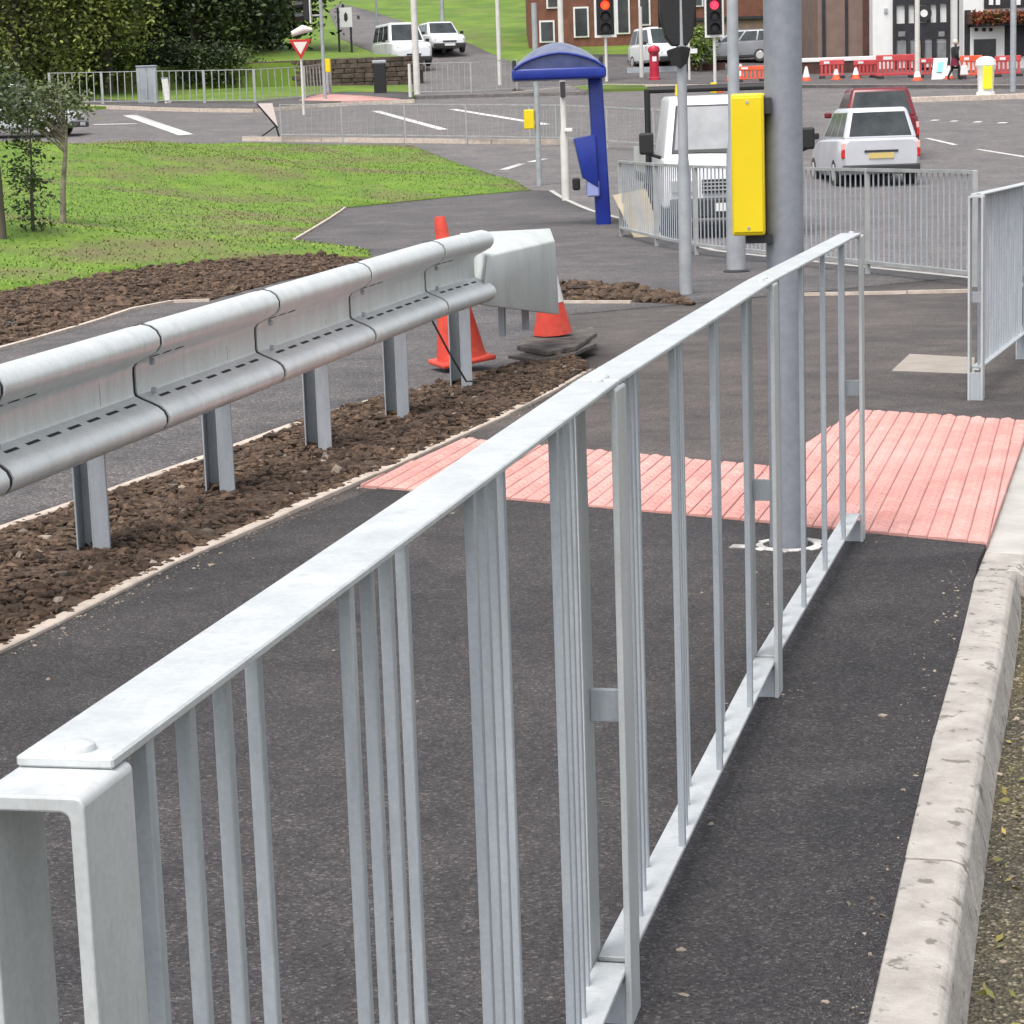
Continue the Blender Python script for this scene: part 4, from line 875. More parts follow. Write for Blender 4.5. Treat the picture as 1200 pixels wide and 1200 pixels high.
# vans on the side road, fronts towards us
v1 = G(470, 84); car('white_van', (v1.x, v1.y + 1.5, B(0, v1.y + 1.5) + 0.02), R(180 + 16), M_VWHITE, 'white van with dark windscreen on the uphill side road above the stone wall', 'van', L_=4.8, W_=1.95, H_=2.05, belt=1.15, hood=1.22, gh=dict(r0=-2.38, r1=-2.3, f1=0.55, f0=1.25), tail=False)
v2 = G(516, 66); car('white_saloon', (v2.x, v2.y + 1.0, B(0, v2.y + 1.0) + 0.02), R(180 + 14), M_VWHITE, 'white car with dark bumper behind the white van on the side road', 'car', L_=4.2, W_=1.8, H_=1.55, tail=False)
v3 = at(776, 62, 100); car('parked_van', (v3.x, 101, B(0, 101) + 0.02), R(180 + 15), M_VWHITE, 'pale vehicle parked behind the red post box', 'van', L_=4.4, W_=1.8, H_=1.8, belt=1.0, tail=False)
v4 = at(868, 62, 100); car('dark_parked_car', (v4.x, 102.5, B(0, 102) + 0.02), R(75), M_GREYCAR, 'grey car parked between the lamp post and the brick building', 'car', L_=4.2, tail=False)

# dropside truck facing us behind the corner railing
tk = Vector((at(860, 280, 30.2).x, 30.2, B(3, 30.2) - 0.11))
tr = empty('pickup_truck', tk, 0, 'white dropside truck facing us behind the corner railing', 'truck')
mb = MB(); mb.hexa([(-0.96, 0.02, 0.42), (0.96, 0.02, 0.42), (0.97, 2.0, 0.42), (-0.97, 2.0, 0.42), (-0.93, 0.06, 1.10), (0.93, 0.06, 1.10), (0.95, 2.0, 1.14), (-0.95, 2.0, 1.14)]); mb.build('bonnet', M_VWHITE, tr, bevel=0.06, seg=3, smooth=True)
cb = [(-0.92, 0.28, 1.06), (0.92, 0.28, 1.06), (0.93, 2.0, 1.06), (-0.93, 2.0, 1.06)]; ct = [(-0.78, 0.72, 1.93), (0.78, 0.72, 1.93), (0.80, 2.0, 1.95), (-0.80, 2.0, 1.95)]
mb = MB(); mb.hexa(cb + ct); cabn = mb.build('cab', M_VWHITE, tr, bevel=0.06, seg=3, smooth=True)
q = [Vector(p) for p in (cb[0], cb[1], ct[1], ct[0])]
fq = lambda u, v: q[0].lerp(q[1], u).lerp(q[3].lerp(q[2], u), v)
def tpane(u0, u1, v0, v1, m_, nm, off):
    nrm = Vector((0, -0.9, 0.43)) * off; pp = [fq(u0, v0), fq(u1, v0), fq(u1, v1), fq(u0, v1)]
    mb = MB(); mb.hexa([p - nrm for p in pp] + [p + nrm for p in pp]); return mb.build(nm, m_, cabn, bevel=0.004)
tpane(0.055, 0.945, 0.10, 0.86, M_CHAR, 'windscreen_seal', 0.006); tpane(0.075, 0.925, 0.16, 0.83, M_GLASSL, 'windscreen', 0.010)
mb = MB(); mb.tube([(-0.5, 0.33, 1.165), (0.1, 0.31, 1.15)], 0.012, 6); mb.build('wiper', M_BLACK, cabn)
mb = MB(); mb.tube([(0.12, 0.33, 1.165), (0.62, 0.31, 1.16)], 0.012, 6); mb.build('wiper', M_BLACK, cabn)
mb = MB(); mb.box(-0.86, 0.86, -0.04, 0.1, 0.28, 0.55); mb.build('front_bumper', M_CHAR, tr, bevel=0.03, seg=2)
mb = MB(); mb.box(-0.42, 0.42, -0.02, 0.05, 0.62, 0.80); gr = mb.build('grille', M_BLACK, tr)
for k in range(3):
    mb = MB(); mb.box(-0.42, 0.42, -0.006, 0.006, -0.008, 0.008); mb.build('slat', M_CHROME, gr, (0, -0.026, 0.66 + k * 0.05))
mb = MB(); mb.box(-0.26, 0.26, -0.012, 0.012, 0, 0.11); mb.build('number_plate', M_PLATEW, tr, (0, -0.055, 0.37))
for s in (-1, 1):
    mb = MB(); mb.box(-0.17, 0.17, -0.03, 0.04, -0.1, 0.1); mb.build('headlight', M_CHROME, tr, (s * 0.68, 0.02, 0.72), bevel=0.03, seg=2)
    mb = MB(); mb.box(-0.10, 0.10, -0.05, 0.05, -0.15, 0.15); mi = mb.build('mirror', M_BLACK, tr, (s * 1.12, 0.72, 1.30), bevel=0.03, seg=2)
    mb = MB(); mb.tube([(0, 0, -0.13), (-s * 0.2, 0.02, -0.20)], 0.025, 8); mb.build('mirror_arm', M_BLACK, mi)
    wheel(tr, s * 0.84, 0.75, 0.34, 0.22, s); wheel(tr, s * 0.84, 4.1, 0.34, 0.22, s)
    mb = MB(); mb.tube([(s * 1.0, 2.12, 0.75), (s * 1.0, 2.12, 2.06)], 0.045, 8); mb.build('rack_post', M_BLACK, tr)
    mb = MB(); mb.box(-0.015, 0.015, 0, 3.0, 0.85, 1.22); mb.build('dropside', M_VWHITE, tr, (s * 1.02, 2.1, 0))
mb = MB(); mb.tube([(-1.0, 2.12, 2.05), (1.0, 2.12, 2.05)], 0.05, 8); mb.build('rack_bar', M_BLACK, tr)
mb = MB(); mb.box(-1.0, 1.0, 2.1, 5.1, 0.70, 0.85); mb.build('load_bed', M_CHAR, tr)
mb = MB(); mb.lathe([(0.06, 1.95), (0.06, 2.02), (0.045, 2.10), (0.005, 2.12)], 14, (-0.62, 1.1)); mb.build('beacon_lamp', M_YELLOW, tr, smooth=True)

# ================================================================== TREES
def tree(name, base, label, height, crown, nleaf, leaf, mleaf, trunk_r, mbark=M_BARK, low=0.0, clumps=60, droop=0.0, lean=(0, 0), group=None, cat='tree', cf=0.24):
    root = empty(name, base, 0, label, cat, group)
    mb = MB(); tops = []
    mb.tube([(0, 0, -0.3), (lean[0] * .3, lean[1] * .3, height * 0.3), (lean[0] * .7, lean[1] * .7, height * 0.6), (lean[0], lean[1], height * 0.92)], [trunk_r, trunk_r * 0.8, trunk_r * 0.5, trunk_r * 0.12], 9)
    cx, cy, cz, rx, ry, rz_ = crown
    cl = []
    for k in range(clumps):
        while True:
            v = RNG.uniform(-1, 1, 3)
            if 0.25 < np.linalg.norm(v) < 1: break
        c = np.array([cx + v[0] * rx, cy + v[1] * ry, cz + v[2] * rz_]); cl.append(c)
        if k % 4 == 0:
            z0 = min(max(height * 0.25, c[2] - rx * 0.6), height * 0.85); f = z0 / height
            mb.tube([(lean[0] * f, lean[1] * f, z0), ((c[0] + lean[0] * f) / 2, (c[1] + lean[1] * f) / 2, (z0 + c[2]) / 2 + 0.05 * height), tuple(c)], [trunk_r * 0.32, trunk_r * 0.2, trunk_r * 0.05], 6)
    mb.build('trunk', mbark, root, smooth=True)
    P = []
    per = nleaf // clumps; cr = (rx * ry * rz_) ** (1 / 3) * cf
    for c in cl:
        q = RNG.normal(size=(per, 3)) * cr * np.array([1, 1, 0.75]) * RNG.uniform(0.55, 1.2)
        if droop: q[:, 2] -= np.abs(RNG.normal(size=per)) * droop
        P.append(c + q)
    P = np.concatenate(P); P = P[P[:, 2] > low + RNG.exponential(0.5, len(P)) * (1 if low > 0.3 else 0)]
    link('crown', leaves_mesh('crown', P, leaf, mleaf), root)
    return root
def gtree(px, Y): p = at(px, 100, Y); return Vector((p.x, Y, B(p.x, Y) - 0.1))
WG = 'trees behind the far railing'
tree('broadleaf_tree', gtree(20, 96.5), 'olive green broadleaf tree filling the top left corner', 13, (0.3, 0, 6.2, 4.6, 3.4, 5.8), 30000, 0.12, M_LEAF1, 0.28, low=0.4, clumps=120, droop=1.1, group=WG, cf=0.19)
tree('broadleaf_tree', gtree(128, 98), 'lighter olive tree with drooping leaves left of the grey cabinet', 12, (0, 0, 5.0, 1.9, 2.2, 4.8), 15000, 0.115, M_LEAF1, 0.22, low=0.7, clumps=60, droop=1.0, group=WG, cf=0.2)
tree('dark_tree', gtree(232, 106), 'dark green tree with a single visible trunk behind the cabinet', 13, (0.4, 0, 7.0, 4.4, 3.5, 4.8), 28000, 0.14, M_LEAF2, 0.24, clumps=120, low=1.6, group=WG)
tree('dark_tree', gtree(288, 104), 'dark tree right of the cabinet with hanging shaded leaves', 12, (0, 0, 5.2, 2.1, 2.4, 4.2), 17000, 0.14, M_LEAF2, 0.2, low=0.7, clumps=60, droop=0.6, group=WG)
tree('dark_tree', gtree(170, 114), 'shaded tree deepest in the dark gap behind the cabinet', 12, (2, 0, 3.2, 7.5, 2.2, 4.2), 26000, 0.19, M_LEAF2, 0.3, clumps=160, group=WG)
tree('dark_tree', gtree(60, 112), 'shaded tree in the gap behind the olive trees', 12, (0, 0, 5, 6, 2.5, 5.5), 10000, 0.26, M_LEAF2, 0.3, clumps=80, group=WG)
tree('dark_tree', gtree(683, 118), 'dark evergreen behind the lit red traffic light', 10, (0, 0, 4.2, 1.6, 1.6, 5.0), 5000, 0.2, M_LEAF2, 0.2, clumps=50)
for px_, py_, hh_, lab in ((158, 104, 1.5, 'added dark shrub just left behind the large grey cabinet'), (208, 103, 1.6, 'added dark shrub right behind the small pale marker cabinet'), (240, 103, 1.5, 'added dark shrub at the foot of the single visible trunk'), (272, 102, 1.3, 'added dark shrub right of the visible trunk behind the railing'), (118, 105, 1.5, 'added dark shrub under the drooping olive leaves'), (70, 106, 1.5, 'added dark shrub behind the left end of the far railing')):
    tree('added_shrub', G(px_, py_), lab, hh_, (0, 0, hh_ * 0.62, 1.25, 0.7, hh_ * 0.62), 6500, 0.085, M_LEAF2, 0.05, clumps=70, cf=0.3, group='added dark shrubs behind the far railing', cat='shrub')  # shrubs added to supply the darkness below the far trees
tree('small_shrub', gtree(822, 98.5) , 'round green shrub left of the far side-on signal head', 2.4, (0, 0, 1.3, 0.75, 0.7, 0.9), 1500, 0.09, M_LEAF4, 0.05, clumps=30, cat='shrub')
# saplings on the mound
sb = G(72, 262, LZ); s = sb.y / F_PX
tree('birch_sapling', sb - Vector((0, 0, .02)), 'pale stemmed sapling with a dark leafy top on the grass mound', 150 * s, (-20 * s, 0, 138 * s, 58 * s, 0.7, 26 * s), 2600, 0.040, M_LEAF3, 0.05, M_BIRCH, clumps=70, lean=(16 * s, 0))
sb = G(38, 272, LZ); s = sb.y / F_PX
tree('leafy_sapling', sb - Vector((0, 0, .02)), 'thin leafy sapling between the dark trunk and the pale stem', 130 * s, (0, 0, 66 * s, 22 * s, 0.3, 66 * s), 800, 0.036, M_LEAF3, 0.028, M_BARK, clumps=60, lean=(6 * s, 0))
sb = G(2, 281, LZ); s = sb.y / F_PX
tree('young_tree', sb - Vector((0, 0, .02)), 'dark trunk of a young tree cut by the left edge', 230 * s, (-10 * s, 0, 165 * s, 62 * s, 0.8, 40 * s), 2200, 0.042, M_LEAF3, 6.5 * s, M_BARK, clumps=60)

# ================================================================== FAR LEFT ROADSIDE
def pole_at(px, py, name, label, cat, h_, r_, m_=M_POLE, zf=B):
    p = G(px, py, zf); o = empty(name, p, 0, label, cat); mb = MB(); mb.lathe([(r_, -0.2), (r_, h_ * 0.3), (r_ * 0.8, h_)], 12); mb.build('shaft', m_, o, smooth=True); return o, p, p.y / F_PX
cb_ = G(174, 120); s = cb_.y / F_PX
o = empty('street_cabinet', cb_, 0.1, 'large pale grey roadside cabinet in front of the dark trees', 'cabinet')
mb = MB(); mb.box(-11.5 * s, 11.5 * s, -0.25, 0.25, -0.1, 40 * s); mb.build('body', M_CAB, o, bevel=0.03, seg=2)
mb = MB(); mb.box(-12 * s, 12 * s, -0.28, 0.28, 40 * s, 41.5 * s); mb.build('lid', M_CAB, o, bevel=0.01)
mb = MB(); mb.box(-0.012, 0.012, -0.262, -0.252, 0.1, 38 * s); mb.build('door_gap', M_CHAR, o)
cb_ = G(196, 121); s = cb_.y / F_PX
o = empty('marker_post', cb_, 0.05, 'short pale roadside marker cabinet right of the large grey cabinet', 'cabinet'); mb = MB(); mb.hexa([(-2 * s, -.1, -.1), (5 * s, -.1, -.1), (5 * s, .1, -.1), (-2 * s, .1, -.1), (-5 * s, -.1, 28 * s), (2.5 * s, -.1, 28 * s), (2.5 * s, .1, 28 * s), (-5 * s, .1, 28 * s)]); mb.build('body', M_SLEEVE, o, bevel=0.02)
mb = MB(); mb.box(-5.3 * s, 2.8 * s, -.11, .11, 28 * s, 29 * s); mb.build('cap', M_CAB, o)
def tri_sign(root, s, zc, r_, face, rim, back=0.0):
    mb = MB(); P = [(r_ * math.sin(a), zc + r_ * math.cos(a)) for a in (R(180), R(60), R(-60))]; mb.prism(P, 'y', -0.10, -0.085); b = mb.build('sign_plate', rim, root, bevel=0.01)
    mb = MB(); P = [(r_ * .62 * math.sin(a), zc + r_ * .62 * math.cos(a)) for a in (R(180), R(60), R(-60))]; mb.prism(P, 'y', -0.112, -0.101); mb.build('sign_face', face, b)
o, p, s = pole_at(356, 131, 'give_way_sign', 'red bordered triangular give way sign on a pale post across the road', 'road sign', 70 * G(356, 131).y / F_PX, 0.05, M_PALEPOLE)
tri_sign(o, s, 74 * s, 15 * s, M_SIGNPINK, M_SIGNRED)
mb = MB(); mb.tube([(-9 * s, 0, 88 * s), (4 * s, 0, 93 * s), (14 * s, 0, 92 * s)], [0.10, 0.16, 0.07], 10); mb.build('sign_lamp', M_SIGNPINK, o, smooth=True)
tp = G(318, 158); s = tp.y / F_PX
o = empty('roadworks_sign', (tp.x, tp.y, tp.z), 0.2, 'pale triangular temporary sign leaning at the kerb behind the mound', 'road sign')
mb = MB(); mb.prism([(-14 * s, 36 * s), (3 * s, 36 * s), (8 * s, 9 * s)], 'y', -0.02, 0.02); mb.build('sign_plate', M_SIGNPINK, o)
mb = MB(); mb.tube([(-14 * s, 0.03, 36 * s), (8 * s, 0.03, 8 * s)], 0.05, 6); mb.build('frame', M_CHAR, o)
for a in (-14, 10): 
    mb = MB(); mb.tube([(6 * s, 0.05, 10 * s), (a * s, 0.2, -0.1)], 0.03, 6); mb.build('leg', M_CHAR, o)
o, p, s = pole_at(381, 117, 'traffic_signal', 'far left traffic signal pole with side-on black head and yellow box', 'traffic light', 6.0, 0.075)
mb = MB(); mb.box(2 * s, 8 * s, -0.1, 0.1, 31 * s, 46 * s); mb.build('push_button_box', M_YELLOW, o, bevel=0.02)
mb = MB(); mb.box(-20 * s, -13 * s, -0.15, 0.15, 90 * s, 135 * s); hd = mb.build('signal_head', M_BLACK, o, bevel=0.02)
for zz in (95, 108, 121):
    mb = MB(); mb.tube([(-20 * s, 0, zz * s), (-29 * s, 0, (zz - 1) * s)], [5 * s, 5.5 * s], 10, caps=False); mb.build('visor', M_BLACK, hd)
mb = MB(); mb.box(-12.6 * s, -11.5 * s, -0.3, 0.3, 86 * s, 135 * s); mb.build('backing_board', M_SLEEVE, hd)
mb = MB(); mb.tube([(-12 * s, 0, 95 * s), (0, 0, 95 * s)], 0.04, 6); mb.build('bracket', M_POLE, o)
# stone retaining wall: rough stones in courses
wl = [G(268, 104), G(380, 101), G(497, 99)]
w0, w1 = at(262, 92, 99.0), at(492, 92, 97.0)
wall = empty('stone_wall', (w0.x, w0.y, B(0, 98)), 0, 'low dark stone retaining wall below the grass bank', 'wall')
d = Vector((w1.x - w0.x, w1.y - w0.y, 0)); Lw = d.length; wall.rotation_euler = (0, 0, math.atan2(d.y, d.x))
zb = at(380, 91, 98).z - B(0, 98); zt = at(380, 71, 98).z - B(0, 98)
mb = MB(); mb.box(0, Lw, 0.06, 0.6, -0.6, zt - 0.03); mb.build('core', M_STWALL, wall)
stone_me = []
for k in range(6):
    mb = MB(); mb.box(0, 1, 0, 1, 0, 1)
    for v in mb.bm.verts: v.co += Vector((random.uniform(-.06, .06), random.uniform(-.1, .1), random.uniform(-.06, .06)))
    stone_me.append(mb.mesh('stone', 0.08, 1, False, (M_STWALL,)))
z = min(zb, 0.0) - 0.1; n_st = 0
while z < zt:
    hh = random.uniform(0.16, 0.24); x = 0.0
    while x < Lw - 0.2:
        ww = random.uniform(0.3, 0.65); ob = link('stone', random.choice(stone_me), wall, (x, -0.02 - random.random() * 0.04, z)); ob.scale = (ww * 0.95, 0.25, hh * 0.93); x += ww; n_st += 1
    z += hh
# grass slopes in front of and on top of the wall
gz_ = B(0, 98)
bk = MB(); yv = (99.0 + 97.0) / 2
g0, g1 = at(255, 44, 108), at(415, 62, 103)
bk.hexa([(w0.x - 8, 99.5, gz_ - 1), (w1.x, 97.6, gz_ - 1), (g1.x + 1.0, 102.4, gz_ - 1), (g0.x - 8, 109, gz_ - 1), (w0.x - 8, 99.5, gz_ + zt - 0.02), (w1.x, 97.6, gz_ + zt - 0.02), (g1.x + 1.0, 102.4, at(440, 63, 102.4).z), (g0.x - 8, 109, at(255, 40, 108).z)])
tag(bk.build('bank', M_BANK), kind='structure')
# bin, board sign, far poles
cb_ = G(446, 109); s = cb_.y / F_PX
o = empty('litter_bin', cb_, 0, 'black litter bin with pale lid on the far verge', 'litter bin')
mb = MB(); mb.box(-7 * s, 7 * s, -0.22, 0.22, -0.05, 33 * s); mb.build('body', M_BLACK, o, bevel=0.03, seg=2); mb = MB(); mb.box(-8 * s, 8 * s, -0.25, 0.25, 33 * s, 37 * s); mb.build('lid', M_CAB, o, bevel=0.04, seg=2)
p = at(407, 57, 113); s = 113 / F_PX
o = empty('notice_board', (p.x, 113, p.z - 1.2), 0, 'white notice board with dark print on two posts beside the side road', 'sign')
mb = MB(); mb.box(-7 * s, 7 * s, -0.03, 0.03, 1.2 + 24 * s, 1.2 + 46 * s); mb.build('board', M_WHITE, o); mb = MB(); mb.prism([(-2.2 * s, 1.2 + 32 * s), (0, 1.2 + 30 * s), (2.2 * s, 1.2 + 33 * s), (2 * s, 1.2 + 38 * s), (0, 1.2 + 41 * s), (-2 * s, 1.2 + 38 * s)], 'y', -0.045, -0.031); mb.build('print', M_CHAR, o)
for a in (-9, 5):
    mb = MB(); mb.tube([(a * s, 0.05, -0.5), (a * s, 0.05, 1.2 + (46 if a < 0 else 24) * s)], 0.06, 6); mb.build('post', M_CHAR, o)
for px, py, nm, lab, hh, rr, mm in ((489, 111, 'lamp_column', 'pale cream lamp column in front of the white vans', 9, 0.13, M_PALEPOLE), (481, 114, 'short_post', 'short white post at the foot of the cream lamp column', 1.3, 0.07, M_PALEPOLE),
                                    (586, 100, 'lamp_column', 'slim grey lamp column against the dark brick wall', 9, 0.09, M_PALEPOLE), (520, 62, 'lamp_column', 'thin grey pole behind the second white car', 6, 0.1, M_POLE), (443, 58, 'lamp_column', 'thin green-grey pole left of the white van roof', 7, 0.06, M_POLE)):
    pole_at(px, py, nm, lab, 'pole', hh, rr, mm)
def fbox(px0, px1, py0, py1, Y, y0, y1, m_, nm, parent, bevel=0.0):
    cy = (py0 + py1) / 2; x0, x1 = at(px0, cy, Y).x, at(px1, cy, Y).x; cx = (px0 + px1) / 2; z1, z0 = at(cx, py0, Y).z, at(cx, py1, Y).z
    o0 = parent.location; mb = MB(); mb.box(x0 - o0.x, x1 - o0.x, Y + y0 - o0.y, Y + y1 - o0.y, z0 - o0.z, z1 - o0.z); return mb.build(nm, m_, parent, bevel=bevel)
def froot(nm, px, py, Y, label, cat='building'): p = at(px, py, Y); return empty(nm, (p.x, Y, p.z), 0, label, cat)
# dark brick garden wall and brick house behind the side road
gw = froot('brick_garden_wall', 560, 40, 140, 'long dark brick wall at the top of the side road', 'wall')
fbox(505, 625, 19, 60, 140, 0, 0.4, M_BRICKD, 'wall', gw); fbox(504, 626, 17, 19.4, 140, -0.06, 0.46, M_BRICKD, 'coping', gw)
hs_ = froot('brick_house', 560, 20, 152, 'red brick house with a blue-grey window above the dark garden wall')
fbox(528, 640, -70, 40, 152, 0, 8, M_BRICK, 'wall', hs_)
for a, b, c, d_ in ((543, 560, -16, 11), (590, 604, -16, 8), (612, 622, -16, 8)):
    w_ = fbox(a, b, c, d_, 152, -0.06, 0.02, M_PALEPOLE, 'window_frame', hs_); fbox(a + 1.5, b - 1.5, c + 1.5, d_ - 1.5, 152, -0.09, -0.055, M_GLASS, 'pane', hs_)
fbox(520, 650, -90, -70, 152, -0.6, 8.6, M_BRICKD, 'roof', hs_)
gl = G(560, 62)
# brick terrace in the middle distance
bt = froot('brick_terrace', 800, 80, 112, 'long red brick terrace behind the crossing with white window frames')
fbox(618, 968, -80, 62, 112, 0, 8, M_BRICK, 'wall', bt)
fbox(612, 974, -110, -80, 112, -0.6, 8.5, M_BRICKD, 'roof', bt)
for a, b, c, d_ in ((632, 650, 24, 50), (672, 690, 8, 44), (722, 738, -10, 40), (748, 762, -10, 30), (812, 824, -20, 8), (868, 882, 28, 52), (905, 925, -10, 14), (640, 655, -14, 10)):
    w_ = fbox(a, b, c, d_, 112, -0.08, 0.02, M_WHITE, 'window_frame', bt); fbox(a + 2, b - 2, c + 2, d_ - 2, 112, -0.11, -0.075, M_DARKGLASS, 'pane', bt)
fbox(800, 968, 19, 22.5, 112, -0.25, 0.0, M_TIMBER, 'eaves_beam', bt); fbox(800, 968, 23, 60, 112, -0.12, 0.0, M_BRICKB, 'lower_wall', bt)
lwl = froot('brick_low_wall', 800, 95, 99, 'low brown brick wall along the far pavement behind the signal pole', 'wall')
fbox(800, 850, 74, 96, 99, 0, 0.35, M_BRICKD, 'wall', lwl); fbox(735, 800, 78, 92, 99, 0.0, 0.35, M_CAB, 'wall', lwl)
# brown brick block
bb = froot('brown_brick_block', 990, 78, 98, 'tall plain brown brick block with dark vertical joints')
fbox(958, 1022, -90, 86, 98, 0, 9, M_BRICKB, 'wall', bb)
for a, b in ((963, 967), (990, 993.5), (1018, 1022.5)): fbox(a, b, -90, 86, 98, -0.05, 0.0, M_TIMBER, 'joint_strip', bb)
for a, b in ((1011, 1018),): fbox(a, b, -90, 86, 98, -0.12, 0.0, M_BRICKD, 'pilaster', bb)
fbox(955, 1025, -100, -90, 98, -0.2, 9.2, M_PALEPOLE, 'parapet', bb)
tw = tag(froot('pale_plinth_wall', 980, 70, 95, 'low wall with broad white coping in front of the brown block', 'wall')); fbox(930, 1030, 70, 93, 95, 0, 0.35, M_BRICKD, 'wall', tw); fbox(928, 1032, 67, 72, 95, -0.05, 0.42, M_WHITE, 'coping', tw, 0.02)
# half-timbered house
th = froot('timbered_house', 1080, 80, 97, 'white half-timbered house with black shop front')
fbox(1022.5, 1134, -100, 86, 97, 0, 8, M_RENDER, 'wall', th)
for a, b, c, d_ in ((1046, 1113, -4, 5), (1046, 1113, 27, 33), (1046, 1050, -60, 80), (1060, 1064, -60, 28), (1071, 1076, -60, 28), (1086, 1090, -60, 28), (1097, 1101, -60, 28), (1109, 1113, -60, 80), (1046, 1113, 33, 46), (1062, 1066, 46, 80), (1092, 1097, 46, 80), (1079, 1083, 46, 80)):
    fbox(a, b, c, d_, 97, -0.14 - 0.004 * random.random(), 0, M_TIMBER, 'timber', th)
mb = MB(); cxp = at(1081.5, 16, 97); o0 = th.location
mb.lathe([(0.34, 0), (0.34, 0.1)], 16); rg = mb.build('roundel', M_TIMBER, th, (cxp.x - o0.x, -0.15, cxp.z - o0.z)); rg.rotation_euler = (R(90), 0, 0)
mb = MB(); mb.lathe([(0.16, 0), (0.16, 0.03)], 14); rg2 = mb.build('roundel_centre', M_RENDER, rg, (0, 0, 0.1))
for a, b in ((1051, 1061), (1067, 1078), (1084, 1091), (1098, 1108)): fbox(a, b, 50, 70, 97, -0.08, 0.0, M_SHOPGLASS, 'shop_window', th)
fbox(1073, 1078, 48, 78, 97, -0.10, 0, M_OCHRE, 'door', th)
for a, b in ((1052, 1060), (1099, 1106)): fbox(a, b, 37, 43, 97, -0.165, -0.13, M_SHOPGLASS, 'fanlight', th)
fbox(1122, 1125, -60, 50, 97, -0.12, -0.02, M_TIMBER, 'drainpipe', th); fbox(1036, 1040, 10, 15, 97, -0.08, 0, M_CAB, 'alarm_box', th)
fbox(1018, 1138, -115, -100, 97, -0.6, 8.5, M_BRICKD, 'roof', th)
# pub with flower canopy
pb_ = froot('flowered_inn', 1170, 80, 96, 'black and white inn with red flower canopy over its white doorway')
fbox(1129, 1270, -100, 86, 96, 0, 8, M_RENDER, 'wall', pb_)
for a, b, c, d_ in ((1130, 1137, 12, 66), (1153, 1270, -60, 8), (1176, 1184, 28, 66), (1188, 1200, 28, 66), (1206, 1214, 28, 66), (1220, 1270, 28, 66)): fbox(a, b, c, d_, 96, -0.13, 0, M_TIMBER, 'timber', pb_)
for a in (1158, 1166, 1190): fbox(a, a + 5, -5, 6, 96, -0.17, -0.12, M_RENDER, 'panel', pb_)
fbox(1132, 1262, 13, 28, 96, -0.9, 0, M_BRICKD, 'canopy', pb_, 0.05); fbox(1136, 1260, 27, 30, 96, -0.95, 0, M_TIMBER, 'canopy_beam', pb_)
fbox(1136, 1176, 31, 66, 96, -0.18, 0, M_RENDER, 'doorway_surround', pb_); fbox(1140, 1166, 46, 70, 96, -0.2, -0.17, M_DARKGLASS, 'doorway', pb_)
for a in (1141, 1150, 1158): fbox(a, a + 4, 33, 37, 96, -0.2, -0.17, M_TIMBER, 'dentil', pb_)
fl = []
for k in range(900):
    px = random.uniform(1138, 1215); p = at(px, random.uniform(14, 26) + 3 * math.sin(px), 94.9 + random.uniform(-.1, .15)); fl.append((p.x, p.y, p.z))
ob = link('flowers', leaves_mesh('flowers', np.array(fl) - np.array(pb_.location), 0.09, M_FLOWER), pb_); ob['kind'] = 'stuff'
fbox(1125, 1275, -115, -100, 96, -0.6, 8.5, M_BRICKD, 'roof', pb_)

# ================================================================== FAR ROADWORKS AND STREET FURNITURE
def barrier_at(px, py, w_px, h_px, m_, label, rz=0.0, cat='barrier'):
    p = G(px, py); s = p.y / F_PX; w2, hh = w_px * s / 2, h_px * s
    o = empty('plastic_barrier', p, rz, label, cat)
    mb = MB(); mb.box(-w2, w2, -0.04, 0.04, hh * 0.72, hh); mb.build('top_panel', m_, o, bevel=0.02); mb = MB(); mb.box(-w2, w2, -0.03, 0.03, 0.12, hh * 0.24); mb.build('lower_rail', m_, o, bevel=0.01)
    n = max(4, int(w2 * 2 / 0.16))
    for k in range(n):
        x = -w2 + 2 * w2 * (k + 0.5) / n; mb = MB(); mb.box(x - 0.045, x + 0.045, -0.025, 0.025, hh * 0.24, hh * 0.72); mb.build('slat', m_, o)
    for k in (-1, 1):
        mb = MB(); mb.box(k * w2 * 0.8 - 0.12, k * w2 * 0.8 + 0.12, -0.3, 0.3, 0, 0.12); mb.build('foot', M_CHAR, o, bevel=0.02)
    mb = MB(); mb.box(-w2 * 0.65, -w2 * 0.2, -0.05, -0.041, hh * 0.80, hh * 0.93); mb.build('reflective_strip', M_WHITE, o)
    return o
barrier_at(1050, 92, 46, 27, M_BARRIER, 'large red plastic barrier in front of the white timbered house')
barrier_at(1087, 91, 22, 22, M_BARRIER, 'small red barrier right of the large one, below the ochre door')
barrier_at(1014, 92, 28, 21, M_BARRIER, 'low red barrier in front of the brown brick block', 0.2)
barrier_at(975, 92, 28, 21, M_BARRIER, 'low red barrier left along the white coping', -0.15)
barrier_at(1138, 92, 26, 26, M_BARRIERO, 'bright orange barrier to the right of the walking person')
barrier_at(1181, 90, 30, 24, M_BARRIER, 'red barrier with white feet below the inn windows')
barrier_at(880, 96, 34, 18, M_BARRIERO, 'orange barrier seen between the signal pole and the lamp post')
def small_cone(px, py, hpx, label):
    p = G(px, py); s = p.y / F_PX; root = empty('traffic_cone', p, 0, label, 'traffic cone', 'cones along the roadworks'); h_ = hpx * s
    mb = MB(); mb.lathe([(0.24, 0), (0.24, 0.05), (0.17, 0.06), (0.04, h_), (0.01, h_)], 12); mb.build('cone_body', M_BARRIERO, root, smooth=True)
    mb = MB(); mb.lathe([(0.15, h_ * 0.25), (0.052, h_ * 0.95)], 12); mb.build('reflective_sleeve', M_WHITE, root, smooth=True)
